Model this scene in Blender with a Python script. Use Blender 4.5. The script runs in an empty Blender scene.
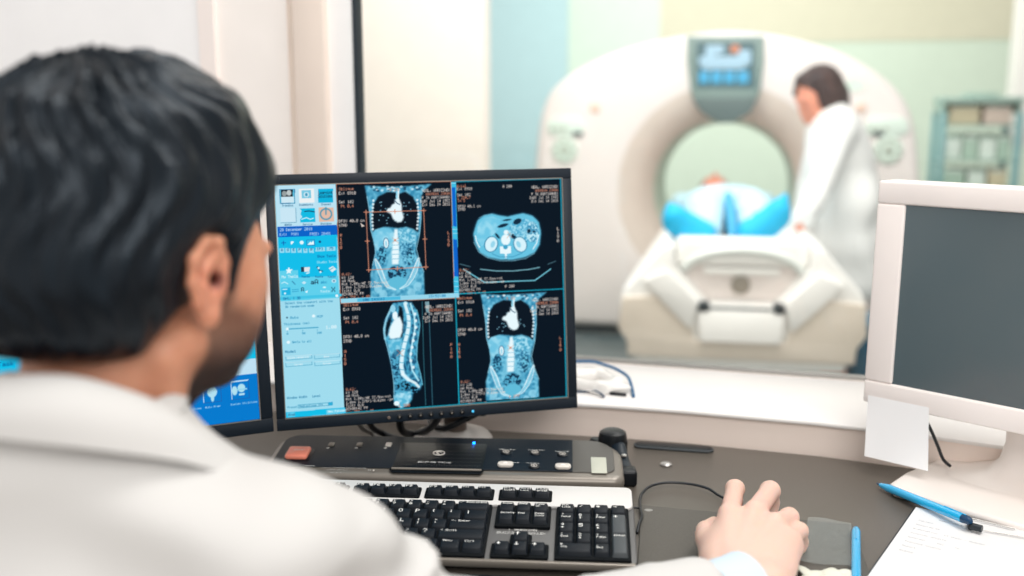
import bpy, bmesh, math, random
import numpy as np
from mathutils import Vector, Matrix
random.seed(7); RNG = np.random.default_rng(11)
SC = bpy.context.scene; COL = SC.collection
PI = math.pi

# ------------------------------------------------------------------ camera, world, lights, exposure
PITCH = math.radians(10.5); FPX = 1000.0; ZC = 1.23
FW = np.array([0, math.cos(PITCH), -math.sin(PITCH)]); UP = np.array([0, math.sin(PITCH), math.cos(PITCH)]); RT = np.array([1, 0, 0.])
CAM = np.array([0, 0, ZC])
cam = bpy.data.cameras.new('camera'); cam_o = bpy.data.objects.new('camera', cam); COL.objects.link(cam_o)
cam_o.location = CAM; cam_o.rotation_euler = (PI/2 - PITCH, 0, 0)
cam.sensor_width = 36; cam.lens = 36 * FPX / 1024; cam.clip_start = .02; cam.clip_end = 60
cam.dof.use_dof = True; cam.dof.focus_distance = 1.19; cam.dof.aperture_fstop = 2.3; cam.dof.aperture_blades = 0
SC.camera = cam_o
w = bpy.data.worlds.new('world'); SC.world = w; w.use_nodes = True
w.node_tree.nodes['Background'].inputs[0].default_value = (1.0, .965, .93, 1)
w.node_tree.nodes['Background'].inputs[1].default_value = .80
SC.view_settings.view_transform = 'Standard'; SC.view_settings.look = 'None'
SC.view_settings.exposure = 0.0; SC.view_settings.gamma = 1.0; SC.view_settings.use_curve_mapping = False
SC.cycles.max_bounces = 6; SC.cycles.caustics_reflective = False; SC.cycles.caustics_refractive = False
SC.cycles.use_denoising = True; SC.cycles.sample_clamp_indirect = 4

def area(name, loc, target, sx, sy, power, color=(1, 1, 1)):
    l = bpy.data.lights.new(name, 'AREA'); l.shape = 'RECTANGLE'; l.size = sx; l.size_y = sy; l.energy = power; l.color = color
    o = bpy.data.objects.new(name, l); COL.objects.link(o); o.location = loc
    o.rotation_euler = (Vector(target) - Vector(loc)).to_track_quat('-Z', 'Y').to_euler(); return o
area('ceiling_light_control_room', (.6, 1.0, 2.7), (.3, 1.1, .7), .9, .9, 22, (1, .97, .93))
area('fill_light_control_room_rear', (.5, -1.3, 2.6), (.2, 1.2, .8), 1.8, 1.2, 34, (1, .97, .94))  # added fill lamp behind the camera, lifting ledge front, coat and keyboard
area('ceiling_light_exam_room', (.3, 3.3, 2.9), (.9, 4.6, .5), 2.0, 1.4, 75, (1, .98, .95))
area('ceiling_light_exam_room_far', (.9, 6.4, 2.9), (1.2, 7.4, .9), 2.8, 1.4, 92, (.98, 1, .96))

# ------------------------------------------------------------------ pixel <-> place
def ray(x, y): return FW + RT * (x - 512) / FPX - UP * (y - 288) / FPX
def at(x, y, z):                      # the point of height z that shows at pixel x, y
    r = ray(x, y); return CAM + r * ((z - ZC) / r[2])
def dep(x, y, d): return CAM + ray(x, y) * d
WD = np.array([math.cos(math.radians(-16)), math.sin(math.radians(-16)), 0]); WN = np.array([WD[1], -WD[0], 0])   # window wall: along, towards camera
if WN[1] > 0: WN = -WN
W0 = np.array([.375, 1.626, 0])
def onwall(x, y, off=0., base=None):    # pixel onto a plane parallel to the window wall
    b = (W0 if base is None else np.array(base, float)) + WN * off
    r = ray(x, y); t = ((b - CAM) @ WN) / (r @ WN); return CAM + r * t
def sw(x, off=0., base=None):           # along-wall coordinate of a pixel column
    b = (W0 if base is None else np.array(base, float)) + WN * off
    return (onwall(x, 120, off, base) - b) @ WD

# ------------------------------------------------------------------ materials
def lin(c):
    c = np.asarray(c, float)
    return np.where(c <= .04045, c / 12.92, ((c + .055) / 1.055) ** 2.4)
def rgb(*c): return tuple(lin(np.array(c) / 255.)) + (1.,)
def mat(name, c, rough=.5, metal=0., var=.02, scale=12., bump=0., bscale=200., emit=0., coat=0., sub=0., spec=.5, stretch=None):
    m = bpy.data.materials.new(name); m.use_nodes = True; nt = m.node_tree; b = nt.nodes['Principled BSDF']
    c = rgb(*c)
    tc = nt.nodes.new('ShaderNodeTexCoord'); mp = nt.nodes.new('ShaderNodeMapping'); nt.links.new(tc.outputs['Object'], mp.inputs[0])
    if stretch: mp.inputs['Scale'].default_value = stretch
    n = nt.nodes.new('ShaderNodeTexNoise'); n.inputs['Scale'].default_value = scale; n.inputs['Detail'].default_value = 3
    nt.links.new(mp.outputs[0], n.inputs['Vector'])
    r = nt.nodes.new('ShaderNodeValToRGB')
    r.color_ramp.elements[0].color = tuple(max(0, v * (1 - var)) for v in c[:3]) + (1,); r.color_ramp.elements[0].position = .3
    r.color_ramp.elements[1].color = tuple(min(1, v * (1 + var)) for v in c[:3]) + (1,); r.color_ramp.elements[1].position = .7
    nt.links.new(n.outputs[0], r.inputs[0]); nt.links.new(r.outputs[0], b.inputs['Base Color'])
    b.inputs['Roughness'].default_value = rough; b.inputs['Metallic'].default_value = metal
    b.inputs['Specular IOR Level'].default_value = spec
    if coat: b.inputs['Coat Weight'].default_value = coat; b.inputs['Coat Roughness'].default_value = .12
    if sub:
        b.inputs['Subsurface Weight'].default_value = sub; b.inputs['Subsurface Radius'].default_value = (.012, .005, .003); b.inputs['Subsurface Scale'].default_value = 1
    if emit:
        nt.links.new(r.outputs[0], b.inputs['Emission Color']); b.inputs['Emission Strength'].default_value = emit
    if bump:
        n2 = nt.nodes.new('ShaderNodeTexNoise'); n2.inputs['Scale'].default_value = bscale; n2.inputs['Detail'].default_value = 4
        nt.links.new(mp.outputs[0], n2.inputs['Vector'])
        bp = nt.nodes.new('ShaderNodeBump'); bp.inputs['Strength'].default_value = bump; bp.inputs['Distance'].default_value = .002
        nt.links.new(n2.outputs[0], bp.inputs['Height']); nt.links.new(bp.outputs[0], b.inputs['Normal'])
    return m
M = {}
def D(k, *a, **kw): M[k] = mat(k, *a, **kw)
D('wall_paint', (252, 246, 241), .8, bump=.05); D('wall_cool', (252, 252, 253), .8); D('trim_beige', (242, 227, 215), .6); D('trim_faint', (248, 238, 233), .6); D('trim_white', (250, 250, 250), .45)
D('gasket', (16, 32, 44), .5); D('sill_white', (243, 240, 238), .4, bump=.03); D('ledge_pink', (253, 238, 228), .55)
D('desk', (95, 89, 82), .38, var=.08, scale=300, bump=.12, bscale=900)
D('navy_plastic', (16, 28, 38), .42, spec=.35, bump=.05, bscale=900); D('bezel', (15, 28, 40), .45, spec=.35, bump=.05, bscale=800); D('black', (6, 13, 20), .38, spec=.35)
D('rubber', (5, 12, 18), .35, spec=.35); D('key', (9, 18, 27), .5, bump=.05, bscale=1500, spec=.25); D('well', (4, 9, 14), .7, spec=.15)
D('legend', (246, 246, 242), .6); D('silver', (215, 214, 212), .38); D('kb_grey', (92, 92, 92), .4, metal=.2); D('lip_grey', (132, 126, 118), .32, metal=.35)
D('console_black', (12, 24, 35), .45, spec=.3, bump=.1, bscale=1600); D('console_grey', (88, 86, 82), .35, metal=.2); D('red_key', (236, 140, 118), .4, emit=.12)
D('pearl', (222, 216, 208), .35); D('sticker', (196, 198, 184), .6); D('slate', (60, 66, 70), .5)
D('ivory', (249, 241, 237), .4, bump=.03); D('ivory_base', (236, 228, 222), .38); D('pole_brown', (112, 100, 92), .35, metal=.2)
D('cable', (10, 18, 26), .4); D('cable_blue', (10, 92, 140), .35); D('cable_grey', (150, 145, 140), .5)
D('mat_dark', (88, 85, 79), .6, var=.1, scale=400, bump=.2, bscale=1200); D('pen_blue', (20, 176, 232), .2, coat=.8); D('pen_dark', (14, 60, 95), .3)
D('paper', (228, 228, 228), .8); D('print', (176, 180, 188), .8); D('note', (252, 252, 253), .8)
D('clip', (40, 48, 54), .35, metal=.3); D('steel', (170, 168, 165), .3, metal=.8)
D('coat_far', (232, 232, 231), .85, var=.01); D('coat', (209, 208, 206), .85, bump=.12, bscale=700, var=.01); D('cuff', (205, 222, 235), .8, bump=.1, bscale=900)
D('gantry', (240, 231, 228), .42, var=.01); D('gantry_funnel_shade', (222, 208, 198), .5); D('bore', (196, 209, 196), .5); D('gantry_trim', (222, 236, 226), .4)
D('gpanel', (128, 148, 144), .4); D('gpanel_dark', (96, 112, 112), .4); D('gbtn', (176, 184, 170), .5); D('gbtn_dark', (60, 78, 84), .5); D('peach', (236, 205, 188), .5)
D('tbl', (249, 247, 244), .38, var=.01); D('tbl_beige', (228, 216, 202), .5); D('tbl_base', (176, 196, 188), .5); D('tbl_dark', (58, 66, 70), .5); D('arch', (226, 230, 226), .35)
D('emblem', (158, 150, 140), .4, metal=.2)
D('cyan_sheet', (0, 178, 226), .7, bump=.2, bscale=60); D('gown', (190, 226, 240), .85, bump=.2, bscale=60); D('gown_seam', (62, 160, 200), .85)
D('ex_cream', (238, 229, 220), .8); D('ex_blue', (186, 216, 222), .7); D('ex_green', (212, 228, 214), .75); D('ex_beige', (216, 210, 188), .75); D('ex_pale', (214, 226, 210), .75)
D('ex_floor', (92, 104, 106), .35, var=.1, scale=6); D('ct_floor', (150, 140, 130), .5); D('ex_white', (238, 232, 228), .6)
D('rack_frame', (110, 158, 162), .4); D('rack_top', (150, 175, 165), .5); D('bin_tan', (214, 200, 170), .6); D('bin_white', (224, 234, 226), .6); D('bin_green', (176, 200, 184), .6); D('bin_pink', (222, 200, 188), .6)
D('trouser', (196, 206, 210), .8); D('shoe', (230, 230, 228), .6); D('teal_bin', (24, 92, 120), .4)
def emat(name, c, s):
    m = bpy.data.materials.new(name); m.use_nodes = True; nt = m.node_tree; b = nt.nodes['Principled BSDF']
    n = nt.nodes.new('ShaderNodeTexNoise'); n.inputs['Scale'].default_value = 30
    r = nt.nodes.new('ShaderNodeMapRange'); r.inputs['To Min'].default_value = s * .92; r.inputs['To Max'].default_value = s * 1.08
    nt.links.new(n.outputs[0], r.inputs[0]); nt.links.new(r.outputs[0], b.inputs['Emission Strength'])
    b.inputs['Base Color'].default_value = (.01, .01, .01, 1); b.inputs['Emission Color'].default_value = rgb(*c); M[name] = m
emat('lcd_white', (190, 225, 245), 1.1); emat('lcd_cyan', (70, 185, 232), 1.1); emat('lcd_orange', (240, 150, 110), 1.); emat('lcd_dim', (104, 150, 160), .6); emat('led_blue', (70, 190, 240), 1.3)
emat('led_deep', (10, 110, 235), 14); emat('led_red', (240, 130, 110), .9)

def attr_mat(name, attr, emission=False, rough=.3):
    m = bpy.data.materials.new(name); m.use_nodes = True; nt = m.node_tree; b = nt.nodes['Principled BSDF']
    a = nt.nodes.new('ShaderNodeAttribute'); a.attribute_name = attr
    b.inputs['Roughness'].default_value = rough
    if emission:
        b.inputs['Base Color'].default_value = (.001, .0015, .002, 1); b.inputs['Specular IOR Level'].default_value = .02
        nt.links.new(a.outputs['Color'], b.inputs['Emission Color']); b.inputs['Emission Strength'].default_value = 1.0
    M[name] = m; return m
attr_mat('lcd_pixels', 'px', True, .35)

def skin_mat(name, base, beard):
    m = bpy.data.materials.new(name); m.use_nodes = True; nt = m.node_tree; b = nt.nodes['Principled BSDF']
    a = nt.nodes.new('ShaderNodeAttribute'); a.attribute_name = 'mask'
    sep = nt.nodes.new('ShaderNodeSeparateColor'); nt.links.new(a.outputs['Color'], sep.inputs[0])
    tc = nt.nodes.new('ShaderNodeTexCoord')
    n = nt.nodes.new('ShaderNodeTexNoise'); n.inputs['Scale'].default_value = 60; n.inputs['Detail'].default_value = 4; nt.links.new(tc.outputs['Object'], n.inputs['Vector'])
    r = nt.nodes.new('ShaderNodeValToRGB'); c = rgb(*base)
    r.color_ramp.elements[0].color = (c[0] * .92, c[1] * .85, c[2] * .82, 1); r.color_ramp.elements[0].position = .3
    r.color_ramp.elements[1].color = (min(1, c[0] * 1.06), c[1] * 1.06, c[2] * 1.06, 1); r.color_ramp.elements[1].position = .7
    nt.links.new(n.outputs[0], r.inputs[0])
    n2 = nt.nodes.new('ShaderNodeTexNoise'); n2.inputs['Scale'].default_value = 900; n2.inputs['Detail'].default_value = 2; nt.links.new(tc.outputs['Object'], n2.inputs['Vector'])
    ma = nt.nodes.new('ShaderNodeMath'); ma.operation = 'MULTIPLY_ADD'; nt.links.new(n2.outputs[0], ma.inputs[0]); ma.inputs[1].default_value = .5; ma.inputs[2].default_value = .75
    mu = nt.nodes.new('ShaderNodeMath'); mu.operation = 'MULTIPLY'; mu.use_clamp = True; nt.links.new(sep.outputs[0], mu.inputs[0]); nt.links.new(ma.outputs[0], mu.inputs[1])
    mx = nt.nodes.new('ShaderNodeMix'); mx.data_type = 'RGBA'; nt.links.new(mu.outputs[0], mx.inputs['Factor']); nt.links.new(r.outputs[0], mx.inputs['A']); mx.inputs['B'].default_value = rgb(*beard)
    mx2 = nt.nodes.new('ShaderNodeMix'); mx2.data_type = 'RGBA'; nt.links.new(sep.outputs[1], mx2.inputs['Factor']); nt.links.new(mx.outputs['Result'], mx2.inputs['A']); mx2.inputs['B'].default_value = rgb(226, 128, 108)
    mx3 = nt.nodes.new('ShaderNodeMix'); mx3.data_type = 'RGBA'; nt.links.new(sep.outputs[2], mx3.inputs['Factor']); nt.links.new(mx2.outputs['Result'], mx3.inputs['A']); mx3.inputs['B'].default_value = rgb(230, 192, 176)  # blue mask: paler skin that paints the brighter light on the hand
    nt.links.new(mx3.outputs['Result'], b.inputs['Base Color'])
    b.inputs['Roughness'].default_value = .5; b.inputs['Subsurface Weight'].default_value = .25; b.inputs['Subsurface Radius'].default_value = (.012, .004, .002); b.inputs['Subsurface Scale'].default_value = 1
    bp = nt.nodes.new('ShaderNodeBump'); bp.inputs['Strength'].default_value = .25; bp.inputs['Distance'].default_value = .001; nt.links.new(n2.outputs[0], bp.inputs['Height']); nt.links.new(bp.outputs[0], b.inputs['Normal'])
    M[name] = m
skin_mat('skin', (210, 150, 120), (42, 28, 26)); skin_mat('skin_far', (222, 150, 126), (60, 40, 36))
def hair_mat(name, c1, c2, rough=.38):
    m = bpy.data.materials.new(name); m.use_nodes = True; nt = m.node_tree; b = nt.nodes['Principled BSDF']
    tc = nt.nodes.new('ShaderNodeTexCoord'); a = nt.nodes.new('ShaderNodeAttribute'); a.attribute_name = 'mask'
    n = nt.nodes.new('ShaderNodeTexNoise'); n.inputs['Scale'].default_value = 1.; n.inputs['Detail'].default_value = 4; nt.links.new(a.outputs['Color'], n.inputs['Vector'])
    r = nt.nodes.new('ShaderNodeValToRGB'); r.color_ramp.elements[0].color = rgb(*c1); r.color_ramp.elements[0].position = .35; r.color_ramp.elements[1].color = rgb(*c2); r.color_ramp.elements[1].position = .72
    nt.links.new(n.outputs[0], r.inputs[0]); nt.links.new(r.outputs[0], b.inputs['Base Color']); b.inputs['Roughness'].default_value = rough; b.inputs['Specular IOR Level'].default_value = .36; b.inputs['Specular Tint'].default_value = (.75, .88, 1, 1)
    bp = nt.nodes.new('ShaderNodeBump'); bp.inputs['Strength'].default_value = .7; bp.inputs['Distance'].default_value = .004; nt.links.new(n.outputs[0], bp.inputs['Height']); nt.links.new(bp.outputs[0], b.inputs['Normal'])
    M[name] = m
hair_mat('hair', (0, 9, 19), (10, 13, 19), .31); hair_mat('hair_brown', (50, 36, 34), (84, 62, 56), .5)
def screen_off():
    m = bpy.data.materials.new('dark_glass'); m.use_nodes = True; nt = m.node_tree; b = nt.nodes['Principled BSDF']
    n = nt.nodes.new('ShaderNodeTexNoise'); n.inputs['Scale'].default_value = 2
    r = nt.nodes.new('ShaderNodeValToRGB'); r.color_ramp.elements[0].color = rgb(72, 92, 100); r.color_ramp.elements[1].color = rgb(88, 100, 104)  # base lightened so the blank screen carries the room's reflection
    nt.links.new(n.outputs[0], r.inputs[0]); nt.links.new(r.outputs[0], b.inputs['Base Color']); b.inputs['Roughness'].default_value = .22; b.inputs['Specular IOR Level'].default_value = .9
    M['dark_glass'] = m
screen_off()
def glass():
    m = bpy.data.materials.new('window_glass'); m.use_nodes = True; nt = m.node_tree; nt.nodes.remove(nt.nodes['Principled BSDF']); o = nt.nodes['Material Output']
    t = nt.nodes.new('ShaderNodeBsdfTransparent'); t.inputs[0].default_value = (.97, .985, .975, 1)
    g = nt.nodes.new('ShaderNodeBsdfGlossy'); g.inputs['Roughness'].default_value = .02
    f = nt.nodes.new('ShaderNodeFresnel'); f.inputs['IOR'].default_value = 1.45; s = nt.nodes.new('ShaderNodeMath'); s.operation = 'MULTIPLY'; s.inputs[1].default_value = .6
    nt.links.new(f.outputs[0], s.inputs[0]); x = nt.nodes.new('ShaderNodeMixShader'); nt.links.new(s.outputs[0], x.inputs[0]); nt.links.new(t.outputs[0], x.inputs[1]); nt.links.new(g.outputs[0], x.inputs[2]); nt.links.new(x.outputs[0], o.inputs[0])
    M['window_glass'] = m
glass()

# ------------------------------------------------------------------ mesh helpers
def org(o):      # world origin of a parent chain
    p = Vector((0, 0, 0))
    while o is not None: p += o.location; o = o.parent
    return p
class MB:
    def __init__(s): s.v = []; s.f = []; s.m = []; s.sm = []; s.T = None
    def add(s, vs, fs, mi=0, smooth=False):
        n = len(s.v)
        for p in vs:
            p = Vector((float(p[0]), float(p[1]), float(p[2]))); s.v.append(s.T @ p if s.T is not None else p)
        for f in fs: s.f.append([n + i for i in f]); s.m.append(mi); s.sm.append(smooth)
    def addbm(s, bm, mi=0, smooth=False):
        bm.verts.index_update(); s.add([v.co.copy() for v in bm.verts], [[v.index for v in f.verts] for f in bm.faces], mi, smooth); bm.free()
    def box(s, a, b, r=0., seg=2, mi=0, T=None):      # box from corner a to corner b, edges rounded
        bm = bmesh.new(); bmesh.ops.create_cube(bm, size=1)
        a = Vector([float(q) for q in a]); b = Vector([float(q) for q in b])
        for v in bm.verts: v.co = Vector([(a[i] + b[i]) / 2 + v.co[i] * (b[i] - a[i]) for i in range(3)])
        if r: bmesh.ops.bevel(bm, geom=bm.edges[:], offset=r, segments=seg, affect='EDGES', profile=.5)
        if T is not None: bmesh.ops.transform(bm, matrix=T, verts=bm.verts)
        s.addbm(bm, mi, r > 0); return s
    def prism(s, pts, z0, z1, r=0., seg=2, mi=0, T=None, vert=False):   # polygon in xy extruded in z
        bm = bmesh.new(); vb = [bm.verts.new((float(x), float(y), z0)) for x, y in pts]; f = bm.faces.new(vb)
        ex = bmesh.ops.extrude_face_region(bm, geom=[f]); vt = [e for e in ex['geom'] if isinstance(e, bmesh.types.BMVert)]
        for v in vt: v.co.z = z1
        bmesh.ops.recalc_face_normals(bm, faces=bm.faces)
        if r:
            es = [e for e in bm.edges if (abs(e.verts[0].co.z - e.verts[1].co.z) < 1e-7) or vert]
            bmesh.ops.bevel(bm, geom=es, offset=r, segments=seg, affect='EDGES', profile=.5)
        if T is not None: bmesh.ops.transform(bm, matrix=T, verts=bm.verts)
        s.addbm(bm, mi, True); return s
    def tube(s, pts, r, n=10, mi=0, closed=False, sx=1., sy=1.):
        P = [Vector([float(c) for c in p]) for p in pts]; R = r if hasattr(r, '__len__') else [r] * len(P)
        u = None; vs = []; N = len(P)
        for i, p in enumerate(P):
            t = (P[(i + 1) % N] - P[i - 1]) if (closed or 0 < i < N - 1) else (P[1] - P[0] if i == 0 else P[-1] - P[-2])
            t.normalize()
            if u is None: u = t.orthogonal().normalized()
            u = (u - t * u.dot(t)).normalized(); q = t.cross(u)
            for k in range(n):
                a = 2 * PI * k / n; vs.append(p + u * math.cos(a) * R[i] * sx + q * math.sin(a) * R[i] * sy)
        fs = []
        for i in range(N if closed else N - 1):
            j = (i + 1) % N
            for k in range(n): k2 = (k + 1) % n; fs.append([i * n + k, i * n + k2, j * n + k2, j * n + k])
        if not closed: fs.append(list(range(n))[::-1]); fs.append([(N - 1) * n + k for k in range(n)])
        s.add(vs, fs, mi, True); return s
    def lathe(s, prof, c, n=32, mi=0, T=None, sx=1., sy=1.):     # profile of (radius, height), closed at both ends
        vs = []; fs = []; c = Vector([float(q) for q in c])
        for r, z in prof:
            for k in range(n):
                a = 2 * PI * k / n; p = Vector((r * math.cos(a) * sx, r * math.sin(a) * sy, z)); vs.append(c + (T @ p if T is not None else p))
        for i in range(len(prof) - 1):
            for k in range(n): k2 = (k + 1) % n; fs.append([i * n + k, i * n + k2, (i + 1) * n + k2, (i + 1) * n + k])
        fs.append(list(range(n))[::-1]); fs.append([(len(prof) - 1) * n + k for k in range(n)])
        s.add(vs, fs, mi, True); return s
    def quad(s, a, b, c, d, mi=0): s.add([a, b, c, d], [[0, 1, 2, 3]], mi); return s
    def build(s, name, mats, parent=None, sharp=math.radians(38), **props):
        if not isinstance(mats, (list, tuple)): mats = [mats]
        o0 = org(parent); me = bpy.data.meshes.new(name)
        me.from_pydata([tuple(v - o0) for v in s.v], [], s.f); me.update()
        for k in mats: me.materials.append(M[k])
        me.polygons.foreach_set('material_index', s.m); me.polygons.foreach_set('use_smooth', s.sm)
        try: me.set_sharp_from_angle(angle=sharp)
        except Exception: pass
        o = bpy.data.objects.new(name, me); COL.objects.link(o); o.parent = parent
        for k, v in props.items(): o[k] = v
        return o
def thing(name, loc, label, cat, group=None):
    o = bpy.data.objects.new(name, None); COL.objects.link(o); o.location = [float(c) for c in loc]; o.empty_display_size = .05
    o['label'] = label; o['category'] = cat
    if group: o['group'] = group
    return o
def tag(o, label, cat, group=None):
    o['label'] = label; o['category'] = cat
    if group: o['group'] = group
    return o
def struct(o): o['kind'] = 'structure'; return o
def rmat(ux, uy, uz, o):    # matrix with the given axes and origin
    m = Matrix.Identity(4)
    for i in range(3): m[i][0] = ux[i]; m[i][1] = uy[i]; m[i][2] = uz[i]; m[i][3] = o[i]
    return m
def rotm(yaw=0, tilt=0, roll=0, o=(0, 0, 0)):
    return Matrix.Translation([float(c) for c in o]) @ Matrix.Rotation(yaw, 4, 'Z') @ Matrix.Rotation(tilt, 4, 'X') @ Matrix.Rotation(roll, 4, 'Y')
def smooth_path(P, k=6):
    P = [np.asarray(p, float) for p in P]; out = []
    for i in range(len(P) - 1):
        a = P[max(0, i - 1)]; b = P[i]; c = P[i + 1]; d = P[min(len(P) - 1, i + 2)]
        for j in range(k):
            t = j / k; out.append(.5 * ((2 * b) + (c - a) * t + (2 * a - 5 * b + 4 * c - d) * t * t + (3 * b - a - 3 * c + d) * t ** 3))
    out.append(P[-1]); return out

# 5x7 lettering
_F = "0:3E5149453E|1:00427F4000|2:4261514946|3:2141454B31|4:1814127F10|5:2745454539|6:3C4A494930|7:0171090503|8:3649494936|9:064949291E|A:7E1111117E|B:7F49494936|C:3E41414122|D:7F4141221C|E:7F49494941|F:7F09090901|G:3E4149497A|H:7F0808087F|I:00417F4100|J:2040413F01|K:7F08142241|L:7F40404040|M:7F020C027F|N:7F0408107F|O:3E4141413E|P:7F09090906|Q:3E4151215E|R:7F09192946|S:4649494931|T:01017F0101|U:3F4040403F|V:1F2040201F|W:3F4038403F|X:6314081463|Y:0708700807|Z:6151494543|a:2054545478|b:7F48444438|c:3844444420|d:384444487F|e:3854545418|f:087E090102|g:0C5252523E|h:7F08040478|i:00447D4000|j:2040443D00|k:7F10284400|l:00417F4000|m:7C04180478|n:7C08040478|o:3844444438|p:7C14141408|q:081414187C|r:7C08040408|s:4854545420|t:043F444020|u:3C4040207C|v:1C2040201C|w:3C4030403C|x:4428102844|y:0C5050503C|z:4464544C44|.:0060600000|,:0050300000|-:0808080808|+:08083E0808|/:2010080402|=:1414141414|*:14083E0814|?:0201510906|':0005030000|(:001C224100|):0041221C00|[:007F414100|]:0041417F00|!:00005F0000|>:0041221408|<:0814224100|;:0056360000|\":0007000700"
FONT = {c[0]: [int(c[2 + 2 * i:4 + 2 * i], 16) for i in range(5)] for c in _F.split('|')}
FONT[':'] = [0, 0x36, 0x36, 0, 0]; FONT['|'] = [0, 0, 0x7F, 0, 0]; FONT[' '] = [0] * 5; FONT['_'] = [0x40] * 5
FONT['\x01'] = [0x08, 0x1C, 0x3E, 0x08, 0x08]; FONT['\x02'] = [0x04, 0x02, 0x7F, 0x02, 0x04]; FONT['\x03'] = [0x10, 0x20, 0x7F, 0x20, 0x10]; FONT['\x04'] = [0x08, 0x08, 0x3E, 0x1C, 0x08]
def textw(s, h): return len(s) * 6 * h / 7
def text3d(mb, s, o, ux, uy, h, mi=0, wx=1.):         # lettering laid on a surface: o = lower left corner, ux / uy unit vectors
    u = h / 7.; o = np.asarray(o, float); ux = np.asarray(ux, float); uy = np.asarray(uy, float)
    for i, ch in enumerate(s):
        cols = FONT.get(ch, FONT[' '])
        for c in range(5):
            r = 0
            while r < 7:
                if cols[c] >> r & 1:
                    r2 = r
                    while r2 + 1 < 7 and cols[c] >> (r2 + 1) & 1: r2 += 1
                    x0 = (i * 6 + c) * u * wx; x1 = x0 + u * wx * 1.05; y1 = (7 - r) * u; y0 = (6 - r2) * u
                    mb.quad(o + ux * x0 + uy * y0, o + ux * x1 + uy * y0, o + ux * x1 + uy * y1, o + ux * x0 + uy * y1, mi); r = r2 + 1
                else: r += 1

# ------------------------------------------------------------------ distance-field modelling (bodies, hair, clothes)
import openvdb
class Field:
    def __init__(s, lo, hi, vox):
        s.lo = np.array(lo, float); s.vox = vox; s.n = np.ceil((np.array(hi, float) - s.lo) / vox).astype(int) + 1
        s.a = np.full(s.n, .08, np.float32)
    def grid(s, lo, hi):
        i0 = np.clip(np.floor((np.array(lo) - s.lo) / s.vox).astype(int), 0, s.n); i1 = np.clip(np.ceil((np.array(hi) - s.lo) / s.vox).astype(int) + 1, 0, s.n)
        if (i1 <= i0).any(): return None, None
        sl = tuple(slice(a, b) for a, b in zip(i0, i1))
        ax = [(np.arange(a, b) * s.vox + s.lo[k]).astype(np.float32) for k, (a, b) in enumerate(zip(i0, i1))]
        return sl, np.meshgrid(*ax, indexing='ij')
    def put(s, fn, lo, hi, k=.01, op='u', pad=None):
        pad = k + .012 if pad is None else pad
        sl, g = s.grid(np.array(lo) - pad, np.array(hi) + pad)
        if sl is None: return
        d = fn(*g).astype(np.float32); a = s.a[sl]
        if op == 'u': h = np.maximum(k - np.abs(a - d), 0) / max(k, 1e-6); s.a[sl] = np.minimum(a, d) - h * h * k * .25
        elif op == 's': d = -d; h = np.maximum(k - np.abs(a - d), 0) / max(k, 1e-6); s.a[sl] = np.maximum(a, d) + h * h * k * .25
        elif op == 'd': s.a[sl] = a + d
    def cone(s, a, b, r1, r2=None, k=.01, op='u'):
        r2 = r1 if r2 is None else r2; a = np.array(a, float); b = np.array(b, float); ba = b - a; L = ba @ ba + 1e-12; m = max(r1, r2)
        def fn(x, y, z):
            px, py, pz = x - a[0], y - a[1], z - a[2]; h = np.clip((px * ba[0] + py * ba[1] + pz * ba[2]) / L, 0, 1)
            return np.sqrt((px - h * ba[0]) ** 2 + (py - h * ba[1]) ** 2 + (pz - h * ba[2]) ** 2) - (r1 + (r2 - r1) * h)
        s.put(fn, np.minimum(a, b) - m, np.maximum(a, b) + m, k, op)
    def chain(s, P, R, k=.008, op='u'):
        for i in range(len(P) - 1): s.cone(P[i], P[i + 1], R[i], R[i + 1], k, op)
    def ell(s, c, r, B=None, k=.01, op='u'):          # ellipsoid, B = rows are its axes
        c = np.array(c, float); r = np.array(r, float); B = np.eye(3) if B is None else np.array(B, float); ext = np.sqrt(((B * r[:, None]) ** 2).sum(0))
        def fn(x, y, z):
            q = [(x - c[0]) * B[i][0] + (y - c[1]) * B[i][1] + (z - c[2]) * B[i][2] for i in range(3)]
            k0 = np.sqrt(sum((q[i] / r[i]) ** 2 for i in range(3))); k1 = np.sqrt(sum((q[i] / r[i] ** 2) ** 2 for i in range(3)))
            return k0 * (k0 - 1) / np.maximum(k1, 1e-6)
        s.put(fn, c - ext, c + ext, k, op)
    def mesh(s, name, mats, parent=None, maskf=None, fi=None):
        g = openvdb.FloatGrid(.08); g.copyFromArray(s.a); pts, quads = g.convertToQuads(0.)
        pts = pts.astype(float) * s.vox + s.lo
        o0 = np.array(org(parent)); me = bpy.data.meshes.new(name)
        me.vertices.add(len(pts)); me.vertices.foreach_set('co', (pts - o0).ravel())
        q = quads[:, ::-1].astype(np.int32) if Field.flip else quads.astype(np.int32)
        me.loops.add(q.size); me.loops.foreach_set('vertex_index', q.ravel()); me.polygons.add(len(q))
        me.polygons.foreach_set('loop_start', np.arange(0, q.size, 4)); me.polygons.foreach_set('loop_total', np.full(len(q), 4))
        me.polygons.foreach_set('use_smooth', np.ones(len(q), bool)); me.update(calc_edges=True); me.validate()
        for k in (mats if isinstance(mats, (list, tuple)) else [mats]): me.materials.append(M[k])
        if maskf is not None:
            c = np.ones((len(pts), 4), np.float32); c[:, :3] = maskf(pts)
            at_ = me.color_attributes.new('mask', 'FLOAT_COLOR', 'POINT'); at_.data.foreach_set('color', c.ravel())
        if fi is not None: me.polygons.foreach_set('material_index', fi(pts[q].mean(1)).astype(np.int32))
        o = bpy.data.objects.new(name, me); COL.objects.link(o); o.parent = parent; return o
    flip = False
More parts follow.
